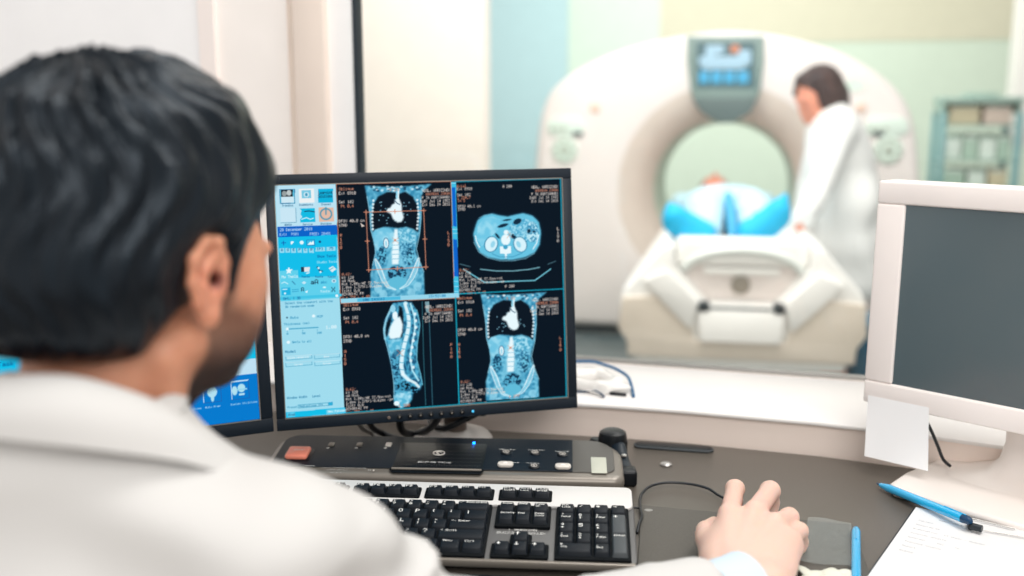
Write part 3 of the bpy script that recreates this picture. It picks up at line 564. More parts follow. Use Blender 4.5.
    q(E, 350, 216, 456, 318, (226, 186, 166)); m = np.abs(cv.ellm(E((402, 262)), 6, 6) - cv.ellm(E((402, 262)), 4.6, 4.6)); cv.blend(np.clip(m, 0, 1), (70, 150, 180)); cv.line([E((401, 216)), E((402, 264))], 1.3, (70, 150, 180))
    for (x, y, t) in ((88, 196, 'TransDoc'), (208, 190, 'ImageWorks'), (368, 186, 'Channel'), (106, 334, 'ADMIN'), (236, 330, 'Service'), (362, 324, 'Shutdown')): cv.text(t, 270 + x / U, 178 + y / U, 2., (50, 100, 140), wx=.8)
    cv.poly([E((54, 355)), E((478, 339)), E((482, 410)), E((60, 430))], (6, 98, 200)); cv.text('28 December 2018', 270 + 72 / U, 178 + 366 / U, 2.9, (214, 232, 250), wx=.78); cv.text('Ext:  PS01', 270 + 70 / U, 178 + 400 / U, 2.7, (190, 220, 250), wx=.8); cv.text('FREE: 20401', 270 + 286 / U, 178 + 396 / U, 2.7, (190, 220, 250), wx=.8)
    cv.poly([E((60, 430)), E((482, 410)), (336.8, 275.6), (279.8, 278.6)], (16, 190, 234))
    cv.poly([(279.8, 278.6), (338., 275.5), (339, 297.5), (280.5, 301.5)], (96, 208, 236)); cv.line([(280, 298.6), (340, 294.9)], 2.8, (66, 196, 230)); cv.poly([G((68, 152)), G((200, 145)), G((206, 205)), G((72, 208))], (96, 208, 236))
    for i in range(6): q(E, 70 + i * 42, 508, 102 + i * 42, 540, (150, 220, 242)); cv.text('AOEPCB'[i], 270 + (80 + i * 42) / U, 178 + (512 - i * 1.2) / U, 2.4, (20, 90, 150))
    q(E, 326, 500, 396, 530, (150, 220, 242)); q(E, 404, 496, 470, 526, (150, 220, 242)); cv.text('[P]', 270 + 336 / U, 178 + 503 / U, 2.4, (20, 90, 150)); cv.text('75', 270 + 424 / U, 178 + 500 / U, 2.4, (20, 90, 150))
    cv.line([E((84, 470)), E((114, 468))], .8, (20, 100, 180)); cv.line([E((98, 456)), E((99, 484))], .8, (20, 100, 180)); cv.poly([E((148, 458)), E((176, 460)), E((152, 482))], WH); cv.ell(E((228, 466)), 1.9, 1.9, WH); q(E, 262, 446, 322, 488, (20, 90, 170)); q(E, 266, 450, 318, 484, (60, 190, 230)); cv.poly([E((272, 480)), E((290, 460)), E((300, 466)), E((312, 452)), E((316, 480))], WH); cv.ell(E((358, 460)), 1.2, 1.2, (20, 80, 130))
    cv.text('Show Tools', 270 + 338 / U, 250 + 38 / U, 2.5, (14, 80, 150), wx=.85); cv.text('Studio Tools', 270 + 336 / U, 250 + 80 / U, 2.4, (206, 236, 250), wx=.8)
    st = [];
    for i in range(10): r = (28, 12)[i % 2]; a = -PI / 2 + i * PI / 5; st.append(G((136 + r * math.cos(a), 150 + r * math.sin(a))))
    cv.poly(st, WH); cv.text('My Tools', 270 + 84 / U, 250 + 184 / U, 2.9, WH, wx=.8)
    q(G, 222, 124, 262, 158, (30, 60, 84)); q(G, 246, 126, 284, 156, (226, 232, 236)); cv.line([G((262, 168)), G((280, 164))], 1., WH); cv.line([G((338, 122)), G((356, 150)), G((376, 152))], 1.2, (20, 70, 110)); cv.ell(G((348, 130)), 1., 1., WH); cv.ell(G((362, 158)), 1., 1., WH); cv.poly([G((420, 132)), G((450, 114)), G((474, 138)), G((444, 160))], (220, 236, 240)); cv.line([G((432, 140)), G((452, 128))], .8, (60, 160, 190))
    for x in (226, 322, 412): cv.text('Tools', 270 + x / U, 250 + 186 / U, 1.9, (14, 80, 140), wx=1.)
    cv.text('aA', 270 + 290 / U, 250 + 214 / U, 4.6, (20, 50, 76)); cv.text('X', 270 + 440 / U, 250 + 266 / U, 5., (20, 60, 90)); cv.text('A', 270 + 222 / U, 250 + 270 / U, 4., (20, 50, 76)); cv.text('abc', 270 + 362 / U, 250 + 222 / U, 2.6, (30, 140, 190)); cv.poly([G((226, 236)), G((244, 224)), G((262, 234)), G((244, 246))], (196, 232, 246)); cv.ell(G((458, 222)), 2.2, 1.8, (206, 234, 246)); cv.ell(G((458, 222)), 1., .8, (40, 110, 150)); cv.poly([G((250, 300)), G((270, 292)), G((268, 310))], WH)
    q(G, 84, 272, 146, 326, (30, 180, 226)); cv.line([G((92, 284)), G((122, 282))], .9, WH); cv.ell(G((108, 312)), 1., 1., WH); cv.line([G((84, 240)), G((104, 230)), G((128, 244))], .9, (200, 240, 250)); cv.line([G((160, 226)), G((180, 246))], .7, (30, 100, 150)); cv.line([G((160, 286)), G((204, 282))], .6, (30, 150, 200)); cv.line([G((160, 300)), G((204, 296))], .6, (30, 150, 200)); cv.ell(G((390, 268)), 1.6, .8, WH); cv.text('Tools', 270 + 360 / U, 250 + 290 / U, 2.2, WH); cv.text('Opt. | 3D', 270 + 96 / U, 250 + 342 / U, 2.4, (20, 90, 150), wx=.9); q(G, 470, 320, 486, 336, WH)
    cv.text('Select the viewport with the', 270 + 106 / U, 250 + 376 / U, 2.1, (40, 130, 176), wx=.92); cv.text('3D rendering mode', 270 + 108 / U, 250 + 402 / U, 2.1, (40, 130, 176), wx=.92)
    cv.ell(G((122, 486)), .8, .8, (20, 60, 90)); cv.text('Auto', 270 + 144 / U, 250 + 478 / U, 2.4, (40, 140, 186)); cv.ell(G((312, 474)), 1.5, 1.5, WH); cv.text('MIP', 270 + 336 / U, 250 + 470 / U, 2.4, (40, 140, 186))
    cv.text('Thickness (mm)', 270 + 100 / U, 250 + 526 / U, 2.3, (40, 140, 186), wx=.9); cv.line([G((128, 568)), G((344, 556))], 1., (60, 160, 200)); cv.ell(G((124, 568)), 1.3, 1.6, WH); cv.text('1.00', 270 + 398 / U, 250 + 544 / U, 3.2, WH)
    Hh = lambda p: (275 + p[0] / 6.06, 330 + p[1] / 6.06)
    for x, t in ((70, '0'), (162, '50'), (250, '100')): cv.line([Hh((x + 4, 4 - x * .03)), Hh((x + 4, 12 - x * .03))], .5, (60, 160, 200)); cv.text(t, *Hh((x, 18 - x * .03)), 2., (40, 140, 186))
    cv.ell(Hh((80, 73)), 1.6, 1.6, WH); cv.text('Apply to all', *Hh((102, 66)), 2.3, (40, 140, 186), wx=.8); cv.text('Model', *Hh((60, 124)), 2.5, (24, 110, 160))
    for x, y, wd, t in ((64, 158, 156, 'Volume rendering'), (236, 150, 152, 'Bone'), (64, 198, 156, 'Curved'), (238, 192, 154, 'Airway')):
        P4 = [Hh((x, y)), Hh((x + wd, y - wd * .06)), Hh((x + wd + 2, y + 20 - wd * .06)), Hh((x + 2, y + 24))]; cv.line(P4 + [P4[0]], .5, (70, 160, 196)); cv.line([P4[0], P4[1]], .5, (214, 240, 248)); cv.text(t, *Hh((x + wd / 2 - len(t) * 4.4, y + 5)), 1.9, (236, 248, 252), wx=.8)
    cv.text('Window Width & Level', *Hh((72, 404)), 2.3, (24, 110, 160), wx=.82); cv.text('Preset', *Hh((74, 462)), 2.2, (60, 150, 190), wx=.85); P4 = [Hh((138, 454)), Hh((320, 440)), Hh((322, 456)), Hh((140, 472))]; cv.line(P4 + [P4[0]], .5, (50, 150, 190)); cv.text('Mediastinum 374', *Hh((146, 456)), 2.1, (40, 130, 176), wx=.84); cv.poly([Hh((322, 436)), Hh((346, 434)), Hh((348, 456)), Hh((324, 458))], (40, 170, 214))
    cv.poly([Hh((62, 498)), Hh((422, 468)), Hh((426, 502)), Hh((64, 534))], (20, 190, 232)); cv.poly([Hh((72, 500)), Hh((118, 496)), Hh((120, 524)), Hh((76, 528))], (96, 206, 236)); cv.text('End', *Hh((80, 506)), 2.4, (20, 90, 140)); cv.poly([Hh((308, 484)), Hh((418, 474)), Hh((420, 498)), Hh((310, 510))], (110, 208, 236)); cv.text('New Patient', *Hh((318, 487)), 2.3, WH, wx=.85)
    return cv
def paint_left(cor):
    cv = Canvas(432, 352, (14, 190, 232), cor)
    # lower bars; u, v run over the canvas itself
    def T(t, u, v, k, col):
        p = hap(np.linalg.inv(cv.h), [(u, v)])[0]; cv.text(t, p[0], p[1], k, col)
    cv.crect(0, 0, 432, 26, (150, 214, 236)); cv.crect(0, 26, 432, 44, (8, 100, 205)); T('Exam Rx   Image Works   Desktop', 10, 6, 5.5, (20, 80, 130))
    for r in range(3):
        for c in range(6): cv.crect(16 + c * 68, 62 + r * 60, 66 + c * 68, 104 + r * 60, (96, 208, 236)); cv.crect(26 + c * 68, 70 + r * 60, 56 + c * 68, 94 + r * 60, (206, 238, 248)); T('Task', 24 + c * 68, 108 + r * 60, 4, (10, 100, 160))
    cv.crect(0, 258, 432, 281, (190, 224, 242)); T('Status', 356, 246, 5, (190, 230, 245)); cv.crect(386, 258, 387, 281, (120, 170, 200)); cv.crect(0, 281, 432, 352, (4, 122, 206))
    for u0, kind in ((393, 1), (353, 0), (313, 1), (273, 0), (233, 1), (193, 0), (153, 1), (113, 0), (73, 1), (33, 0)):
        cv.crect(u0, 289, u0 + 26, 290.5, (190, 225, 245)); cv.crect(u0, 289, u0 + 1.3, 318, (190, 225, 245)); cv.crect(u0 + 25, 290, u0 + 26, 318, (30, 100, 180)); cv.crect(u0, 317, u0 + 26, 318, (30, 100, 180))
        def E2(x, y, rx, ry):
            m = np.clip((1 - np.hypot((cv.x - x) / rx, (cv.y - y) / ry)) * min(rx, ry) + .5, 0, 1); cv.blend(m, (176, 224, 240))
        if kind: E2(u0 + 5, 304, 4, 7); E2(u0 + 15, 301, 5.5, 6.5); cv.crect(u0 + 8, 302.5, u0 + 23, 304, (150, 212, 236)); cv.crect(u0 + 11, 309, u0 + 19, 312, (176, 224, 240))
        else: E2(u0 + 13, 302, 7, 8.5); E2(u0 + 13, 295, 3, 4); E2(u0 + 13, 311, 2.4, 6)
        T(('Auto Prep', 'System Utilities')[kind], u0 + (2, -2)[kind], 323, 1.9, (206, 232, 250))
    return cv
def screen_mesh(name, cv, T, w_, h_, parent, yoff):
    W, H = cv.W, cv.H; nx, ny = W, H; xs = (np.arange(nx) / (nx - 1) - .5) * w_; zs = (.5 - np.arange(ny) / (ny - 1)) * h_
    X, Z = np.meshgrid(xs, zs); P = np.c_[X.ravel(), np.full(X.size, yoff), Z.ravel()]; R = np.array(T)[:3, :3]; P = P @ R.T + np.array(T)[:3, 3] - np.array(org(parent))
    i = (np.arange(ny - 1)[:, None] * nx + np.arange(nx - 1)[None]).ravel(); q = np.c_[i + nx, i + nx + 1, i + 1, i].astype(np.int32)
    me = bpy.data.meshes.new(name); me.vertices.add(len(P)); me.vertices.foreach_set('co', P.ravel()); me.loops.add(q.size); me.loops.foreach_set('vertex_index', q.ravel()); me.polygons.add(len(q)); me.polygons.foreach_set('loop_start', np.arange(0, q.size, 4)); me.polygons.foreach_set('loop_total', np.full(len(q), 4)); me.update(calc_edges=True)
    c = np.ones((H * W, 4), np.float32); c[:, :3] = lin(np.clip(cv.a, 0, 1)).reshape(-1, 3); a = me.color_attributes.new('px', 'FLOAT_COLOR', 'POINT'); a.data.foreach_set('color', c.ravel()); me.materials.append(M['lcd_pixels'])
    o = bpy.data.objects.new(name, me); COL.objects.link(o); o.parent = parent; return o

#@@MONITORS
def monitor(name, T, w_, h_, inset, cv, label, cat, base_loc, group=None, buttons=True):
    """T: frame at the centre of the front face, x right, y away, z up. inset = l, r, t, b."""
    t = thing(name, base_loc, label, cat, group); l, r, tp, b = inset; dpt = .055
    mb = MB(); mb.T = T
    x0, x1, z0, z1 = -w_ / 2, w_ / 2, -h_ / 2, h_ / 2; a0, a1, c0, c1 = x0 + l, x1 - r, z0 + b, z1 - tp
    for (p, q_) in (((x0, 0, c1), (x1, dpt, z1)), ((x0, 0, z0), (x1, dpt, c0)), ((x0, 0, c0), (a0, dpt, c1)), ((a1, 0, c0), (x1, dpt, c1))): mb.box(p, q_, .0012, 2)
    mb.build('bezel', 'bezel', t)
    mb = MB(); mb.T = T; e = .0012
    for (p, q_) in (((a0, -.0006, c0 - e), (a1, .004, c0)), ((a0, -.0006, c1), (a1, .004, c1 + e)), ((a0 - e, -.0006, c0 - e), (a0, .004, c1 + e)), ((a1, -.0006, c0 - e), (a1 + e, .004, c1 + e))): mb.box(p, q_)
    mb.build('bezel_lip', 'lip_grey', t)
    mb = MB(); mb.T = T; mb.box((x0 + .03, dpt, z0 + .03), (x1 - .03, dpt + .035, z1 - .03), .015, 3); mb.build('rear_housing', 'bezel', t)
    cx, cz = (a0 + a1) / 2, (c0 + c1) / 2; screen_mesh('screen', cv, T @ Matrix.Translation((cx, 0, cz)), a1 - a0, c1 - c0, t, .003)
    if buttons:
        fr = T.to_3x3()
        for i in range(8):
            x = x0 + w_ * (.357 + i * .0347) ; z = z0 + b * .42
            mb = MB(); Tm = T @ Matrix.Translation((x, 0, z)) @ Matrix.Rotation(PI / 2, 4, 'X'); R3 = Tm.to_3x3(); cc = Tm.to_translation()
            if i == 0: mb.lathe([(.0022, 0), (.0022, .0012), (.001, .0015)], cc, 12, 0, R3); mb.build('button', 'pole_brown', t)
            else:
                mb.lathe([(.0036, 0), (.0036, .0009), (.003, .0013)], cc, 16, 0, R3); mb.lathe([(.0012, .0012), (.0012, .0016)], cc, 10, 1, R3); mb.build('button', ['black', 'lip_grey'], t)
        x = x0 + w_ * .636; mb = MB(); Tm = T @ Matrix.Translation((x, 0, z0 + b * .42)) @ Matrix.Rotation(PI / 2, 4, 'X'); mb.lathe([(.0017, 0), (.0017, .0012), (.0008, .0017)], Tm.to_translation(), 12, 0, Tm.to_3x3()); mb.build('power_light', 'led_blue', t, label='small blue power light')
    return t
TM = rotm(math.radians(13.2), math.radians(-6.3), math.radians(-.4), dep(427.8, 296.5, 1.3246))
mh = homog([(265.5, 176), (571.3, 166.6), (577.8, 407.6), (275.5, 432)], [(-.2025, .165), (.2025, .165), (.2025, -.165), (-.2025, -.165)])
ins = hap(mh, SCR); inset = (ins[[0, 3], 0].mean() + .2025, .2025 - ins[[1, 2], 0].mean(), .165 - ins[[0, 1], 1].mean(), ins[[2, 3], 1].mean() + .165)
bl = at(476, 437, TOP); bl = np.array([-.055, 1.385, TOP])
mon = monitor('monitor', TM, .405, .33, inset, paint_main(), 'black monitor showing four body scan views beside a light blue tool column', 'monitor', bl)
mb = MB(); mb.lathe([(.052, 0), (.054, .006), (.05, .012), (.03, .019), (.018, .022)], (-.088, 1.405, TOP + .0003), 40, sx=1.1); mb.build('base', 'ivory_base', mon, label='ivory oval monitor base')
pc = dep(453, 425, 1.4); mb = MB(); mb.lathe([(.0165, 0), (.0165, .15)], (-.083, 1.40, TOP + .012), 24); mb.build('stand_pole', 'pole_brown', mon)
cl = MB(); cl.T = TM; cl.box((-.09, .07, -.14), (.06, .10, .05), .01, 2); cl.build('mounting_block', 'bezel', mon)
# left monitor
yl = math.radians(24); br = np.array([-.307, 1.235, .8125]); RL = rotm(yl, math.radians(-6.3), 0); cL = Vector(br) - RL.to_3x3() @ Vector((.2025, 0, -.165)); TL_ = rotm(yl, math.radians(-6.3), 0, cL)
def proj(p): d = np.array(p) - CAM; z = d @ FW; return (512 + FPX * (d @ RT) / z, 288 - FPX * (d @ UP) / z)
iL = (.0165, .0165, .0165, .0185)
cor = [proj(TL_ @ Vector(q)) for q in ((-.2025 + iL[0], 0, .165 - iL[2]), (.2025 - iL[1], 0, .165 - iL[2]), (.2025 - iL[1], 0, -.165 + iL[3]), (-.2025 + iL[0], 0, -.165 + iL[3]))]
lb = (cL[0] - .05, cL[1] + .15, TOP)
monl = monitor('monitor', TL_, .405, .33, iL, paint_left(cor), 'black monitor behind the man, cyan screen with a dark blue icon bar', 'monitor', lb)
mb = MB(); mb.lathe([(.095, 0), (.098, .006), (.09, .012), (.04, .019), (.02, .022)], Vector(lb) + Vector((0, 0, .0003)), 40); mb.build('base', 'ivory_base', monl)
mb = MB(); mb.lathe([(.0165, 0), (.0165, .15)], Vector(lb) + Vector((0, 0, .012)), 24); mb.build('stand_pole', 'pole_brown', monl)
mb = MB(); mb.T = TL_; mb.box((-.07, .07, -.14), (.07, .13, .05), .01, 2); mb.build('mounting_block', 'bezel', monl)

# right-hand ivory monitor, switched off
k = .295 / .275; P0 = CAM + (np.array([.4410, 1.206, 1.138 + .0]) - CAM) * k; yr = math.radians(-43.9); TR_ = rotm(yr, math.radians(-.9), 0, P0)      # origin: top left corner of the front face
WR, HR = .36 * k, .275 * k
rb = TR_ @ Vector((WR * .5, .06, 0)); rb = (rb[0], rb[1], TOP)
mr = thing('monitor', rb, 'ivory monitor with a blank dark screen standing by the papers', 'monitor')
hr = homog([proj(TR_ @ Vector((0, 0, 0))), proj(TR_ @ Vector((.2, 0, 0))), proj(TR_ @ Vector((.2, 0, -HR))), proj(TR_ @ Vector((0, 0, -HR)))], [(0, 0), (.2, 0), (.2, -HR), (0, -HR)])
ii = hap(hr, [(903.5, 206), (892.6, 385), (1024, 212.5), (1024, 410.4)]); il = ii[:2, 0].mean(); it = -ii[[0, 2], 1].mean(); ib = HR + ii[[1, 3], 1].mean()
mb = MB(); mb.T = TR_; d = .05
for (p, q_) in (((0, 0, -it), (WR, d, 0)), ((0, 0, -HR), (WR, d, -HR + ib)), ((0, 0, -HR + ib), (il, d, -it)), ((WR - il, 0, -HR + ib), (WR, d, -it))): mb.box(p, q_, .003, 3)
mb.build('bezel', 'ivory', mr)
mb = MB(); mb.T = TR_; mb.box((il - .001, .004, -HR + ib - .001), (WR - il + .001, .01, -it + .001)); mb.build('screen', 'dark_glass', mr)
mb = MB(); mb.T = TR_; mb.box((.02, d, -HR + .02), (WR - .02, d + .03, -.02), .014, 3); mb.build('rear_housing', 'ivory', mr)
# curved neck and wide base
R2 = rotm(yr, 0, 0, TR_ @ Vector((WR * .5, .05, 0)))
R2.translation.z = 0
mb = MB(); mb.T = R2
sec = [(-.034, .06, .032, .86), (-.033, .06, .028, .83), (-.033, .06, .028, .80), (-.038, .066, .032, .778), (-.052, .08, .042, .762), (-.085, .11, .06, .753), (-.12, .14, .075, .7505)]
vs = []; n = 28
for (xa, xb, hy, z) in sec:
    for q in range(n):
        a = 2 * PI * q / n; ca, sa = math.cos(a), math.sin(a); e = .55
        vs.append(((xa + xb) / 2 + (xb - xa) / 2 * math.copysign(abs(ca) ** e, ca), .03 + hy * math.copysign(abs(sa) ** e, sa), z))
fs = [[i * n + q, i * n + (q + 1) % n, (i + 1) * n + (q + 1) % n, (i + 1) * n + q] for i in range(len(sec) - 1) for q in range(n)] + [list(range(n))[::-1], [(len(sec) - 1) * n + q for q in range(n)]]
mb.add(vs, fs, 0, True); mb.build('neck', 'ivory_base', mr)
mb = MB(); pb = []
for px_, py_ in ((889, 487), (893, 493), (1024, 531), (1110, 545), (1140, 530), (1125, 500), (1060, 455), (985, 455), (960, 457), (930, 466), (905, 476)): q = at(px_, py_, TOP + .006); pb.append((q[0], q[1]))
mb.prism(pb, TOP + .0003, TOP + .012, .005, 3); mb.build('base', 'ivory_base', mr)
# paper note stuck to the lower edge of that monitor
t0 = [(868, 395), (899, 401), (929, 407.5)]; b0 = [(864.5, 456), (895, 464), (928, 471)]
mb = MB(); nu, nv = 10, 10; vs = []
Ti = TR_.inverted(); Rw = np.array(TR_)
def onmon(x, y, off):
    r = ray(x, y); nrm = Rw[:3, 1]; o = Rw[:3, 3] - nrm * off; t_ = ((o - CAM) @ nrm) / (r @ nrm); return CAM + r * t_
for sgn in (0, 1):
    for j in range(nv + 1):
        for i in range(nu + 1):
            u = i / nu; v = j / nv; a = np.array(t0[0]) * (1 - u) + np.array(t0[2]) * u; b = np.array(b0[0]) * (1 - u) + np.array(b0[2]) * u; p = a * (1 - v) + b * v
            off = .0012 + .010 * v ** 2 * (1 - .6 * u) + .002 * math.sin(u * 4 + v * 3) * v; vs.append(onmon(p[0], p[1], off) - Rw[:3, 1] * (.0003 if sgn else 0))
m_ = (nu + 1) * (nv + 1); fs = []
for j in range(nv):
    for i in range(nu): a = j * (nu + 1) + i; fs += [[a, a + 1, a + nu + 2, a + nu + 1], [m_ + a, m_ + a + nu + 1, m_ + a + nu + 2, m_ + a + 1]]
mb.add(vs, fs, 0, True); tag(mb.build('paper_note', 'note'), 'blank white paper note hanging from the corner of the ivory monitor', 'note')
# ------------------------------------------------------------------ keyboard
kb_c = at(638, 577, TOP + .006); KY = math.radians(-4.2); KT = math.radians(10.0)
KW, KD = .462, .147
TK = rotm(KY, KT, 0, (kb_c[0], kb_c[1], TOP + .0065))        # origin: front right corner, x right, y away, z up
kb = thing('keyboard', (kb_c[0] - .2, kb_c[1] + .07, TOP), 'black keyboard with a silver strip lying before the console', 'keyboard')
def plate(name, x0, y0, x1, y1, z0, z1, m, r=.002, cr=.006, parent=kb, T=TK, **kw):
    pts = []
    for cx, cy, a0 in ((x1 - cr, y0 + cr, -PI / 2), (x1 - cr, y1 - cr, 0), (x0 + cr, y1 - cr, PI / 2), (x0 + cr, y0 + cr, PI)):
        for q in range(5): a = a0 + PI / 2 * q / 4; pts.append((cx + cr * math.cos(a), cy + cr * math.sin(a)))
    mb = MB(); mb.T = T; mb.prism(pts, z0, z1, r, 2); return mb.build(name, m, parent, **kw)
plate('case', -KW, 0, 0, KD, .003, .013, 'kb_grey', .003, .01)
plate('front_edge', -KW + .002, -.0015, -.002, .0045, .005, .0142, 'lip_grey', .0025, .002)
plate('top_strip', -KW + .0015, KD - .0455, -.0015, KD - .0008, .012, .0165, 'silver', .0016, .008)
for sx in (-KW + .04, -.04):
    mb = MB(); mb.T = TK; mb.box((sx - .015, KD - .012, -.0195), (sx + .015, KD - .006, .001), .001); mb.build('foot', 'black', kb)
P_ = .019; XR = -.0090      # key pitch; right edge of the number pad
NX = XR - 4 * P_; NV = NX - .0105 - 3 * P_; MX = NV - .0100 - 15 * P_
YR = [.0065 + i * .0187 for i in range(5)]; YF = YR[4] + .0315
def well(x0, y0, x1, y1, z=.0125): plate('key_well', x0 - .0022, y0 - .0035, x1 + .0022, y1 + .002, z - .001, z + .0042, 'well', .0008, .0025)
well(MX, YR[0], MX + 15 * P_, YR[4] + P_ - .001); well(NX, YR[0], XR, YR[4] + P_ - .001); well(NV, YR[3], NV + 3 * P_, YR[4] + P_ - .001)
well(NV, YR[0], NV + 3 * P_, YR[0] + P_); well(NV + P_, YR[0], NV + 2 * P_, YR[1] + P_ - .001)
ux = TK.to_3x3() @ Vector((1, 0, 0)); uy = TK.to_3x3() @ Vector((0, 1, 0)); uz = TK.to_3x3() @ Vector((0, 0, 1))
def key(x, y, wd=1., hd=1., txt='', z=.0155, small=False, mt='key'):
    x1 = x + wd * P_; y1 = y + hd * .0187; g = .0006; h = .0064
    b = [(x + g, y + g), (x1 - g, y + g), (x1 - g, y1 - g), (x + g, y1 - g)]; ins_ = .0026
    t = [(x + ins_, y + .0034), (x1 - ins_, y + .0034), (x1 - ins_, y1 - .0016), (x + ins_, y1 - .0016)]
    bm = bmesh.new(); vb = [bm.verts.new((px, py, z)) for px, py in b]; vt = [bm.verts.new((px, py, z + h + (.0006 if i > 1 else 0))) for i, (px, py) in enumerate(t)]
    bm.faces.new(vb[::-1]); bm.faces.new(vt)
    for i in range(4): bm.faces.new((vb[i], vb[(i + 1) % 4], vt[(i + 1) % 4], vt[i]))
    bmesh.ops.bevel(bm, geom=[e for e in bm.edges if max(v.co.z for v in e.verts) > z + .001], offset=.0011, segments=2, affect='EDGES', profile=.5)
    mb = MB(); mb.T = TK; mb.addbm(bm, 0, True); mb.T = None
    if txt:
        lines = txt.split('/')if '/' in txt and len(txt) > 1 else [txt]; n = len(lines); lh = .0060 if (max(map(len, lines)) <= 1 and n == 1) else (.0046 if max(map(len, lines)) <= 2 else .0030)
        if n > 1: lh = min(lh, .0042)
        o = np.array(TK @ Vector((x + .0038, y1 - .0028, z + h + .00075)))
        for i, L in enumerate(lines): text3d(mb, L, o - np.array(uy) * (lh * (i + 1) + i * .0011), ux, uy, lh, 1)
    return mb.build('key', [mt, 'legend'], kb)
rows = [
 [(1.25, 'Ctrl'), (1.25, 'Win'), (1.25, 'Alt'), (6.25, ''), (1.25, 'Alt'), (1.25, 'Win'), (1.25, 'Menu'), (1.25, 'Ctrl')],
 [(2.25, '\x02 Shift'), (1, 'Z'), (1, 'X'), (1, 'C'), (1, 'V'), (1, 'B'), (1, 'N'), (1, 'M'), (1, '</,'), (1, '>/.'), (1, '?'), (2.75, '\x02 Shift')],
 [(1.75, 'Caps'), (1, 'A'), (1, 'S'), (1, 'D'), (1, 'F'), (1, 'G'), (1, 'H'), (1, 'J'), (1, 'K'), (1, 'L'), (1, ':/;'), (1, "\"/'"), (2.25, '<- Enter')],
 [(1.5, 'Tab'), (1, 'Q'), (1, 'W'), (1, 'E'), (1, 'R'), (1, 'T'), (1, 'Y'), (1, 'U'), (1, 'I'), (1, 'O'), (1, 'P'), (1, '[/{'), (1, ']/}'), (1.5, '|')],
 [(1, '`'), (1, '!/1'), (1, '2'), (1, '3'), (1, '4'), (1, '5'), (1, '6'), (1, '7'), (1, '*/8'), (1, '(/9'), (1, ')/0'), (1, '_/-'), (1, '+/='), (2, '<- Backspace')]]
for r, row in enumerate(rows):
    x = MX
    for wd, t in row: key(x, YR[r], wd, 1, t); x += wd * P_
for i, t in enumerate(('Delete', 'End', 'Page/Down')): key(NV + i * P_, YR[3], 1, 1, t)
for i, t in enumerate(('Insert', 'Home', 'Page/Up')): key(NV + i * P_, YR[4], 1, 1, t)
for i, t in enumerate(('\x01', '\x03', '\x04')): key(NV + i * P_, YR[0], 1, 1, t)
key(NV + P_, YR[1], 1, 1, '\x02')
pad_ = [[('0/Ins', 2), ('./Del', 1)], [('1/End', 1), ('2/\x03', 1), ('3/PgDn', 1)], [('4/\x01', 1), ('5', 1), ('6/\x04', 1)], [('7/Home', 1), ('8/\x02', 1), ('9/PgUp', 1)], [('Num/Lock', 1), ('/', 1), ('*', 1), ('-', 1)]]
for r, row in enumerate(pad_):
    x = NX
    for t, wd in row: key(x, YR[r], wd, 1, t); x += wd * P_
key(NX + 3 * P_, YR[0], 1, 2, 'Enter', mt='slate'); key(NX + 3 * P_, YR[2], 1, 2, '+', mt='slate')
for x0, ts in ((MX, ('Esc',)), (MX + 2 * P_, ('F1', 'F2', 'F3', 'F4')), (MX + 6.5 * P_, ('F5', 'F6', 'F7', 'F8')), (MX + 11 * P_, ('F9', 'F10', 'F11', 'F12')), (NV, ('Prt Sc/SysRq', 'Scroll/Lock', 'Pause/Break'))):
    well(x0, YF, x0 + len(ts) * P_, YF + .0165, .0142)
    for i, t in enumerate(ts): key(x0 + i * P_, YF, 1, .86, t, z=.0175)
mb = MB(); o = np.array(TK @ Vector((NV + .001, YR[2] + .0085, .01345))); text3d(mb, '! WARNING', o + np.array(ux) * .012 + np.array(uy) * .0038, ux, uy, .0042, 0)
for i in range(3): text3d(mb, ('Some experts believe that the use of any', 'keyboard may cause serious injury to hands', 'and wrists. See the label under keyboard')[i], o - np.array(uy) * (i * .0016 - .0002), ux, uy, .0013, 0, wx=1.15)
mb.build('warning_label', 'legend', kb)
for i in range(3): mb = MB(); mb.T = TK; mb.lathe([(.0009, .0160), (.0009, .0168), (.0005, .0170)], (NX + (i + .8) * P_, YF + .004, 0), 10); mb.build('indicator_light', 'pearl', kb)
mb = MB(); mb.T = rotm(KY, 0, 0, (kb_c[0], kb_c[1], TOP)); mb.box((-KW + .01, -.030, .0004), (-.02, -.004, .006), .0025, 2); tag(mb.build('keyboard_shade_strip', 'black'), 'thin black strip along the front of the keyboard, standing in for the shade there', 'shade strip')  # black strip added for the dark shade before the keyboard

# ------------------------------------------------------------------ scanner console above the keyboard
cb = at(619, 486, TOP + .02); cyw = math.radians(-3.2)
TC = rotm(cyw, math.radians(6.5), 0, (at(625, 488, TOP + .012)[0], at(625, 488, TOP + .012)[1], TOP + .002))
con = thing('scan_console', (cb[0] - .19, cb[1] + .05, TOP), 'low black scanner console with round buttons and an orange key', 'console')
CWd, CDp = .468, .112
def rr(x0, y0, x1, y1, rs, n=8):
    pts = []
    for (cx, cy, a0, r_) in ((x1, y0, -PI / 2, rs[0]), (x1, y1, 0, rs[1]), (x0, y1, PI / 2, rs[2]), (x0, y0, PI, rs[3])):
        sx = -1 if cx == x1 else 1; sy = 1 if cy == y0 else -1
        for q in range(n + 1): a = a0 + PI / 2 * q / n; pts.append((cx + sx * r_ + r_ * math.cos(a), cy + sy * r_ + r_ * math.sin(a)))
    return pts
mb = MB(); mb.T = TC; mb.prism(rr(-CWd, 0, 0, CDp, (.016, .045, .03, .012)), 0, .022, .009, 4); mb.build('case', 'lip_grey', con)
mb = MB(); mb.T = TC; mb.prism(rr(-CWd + .010, .016, -.012, CDp - .004, (.012, .034, .022, .006)), .0215, .0238, .0008, 1); mb.build('fascia', 'console_grey', con)
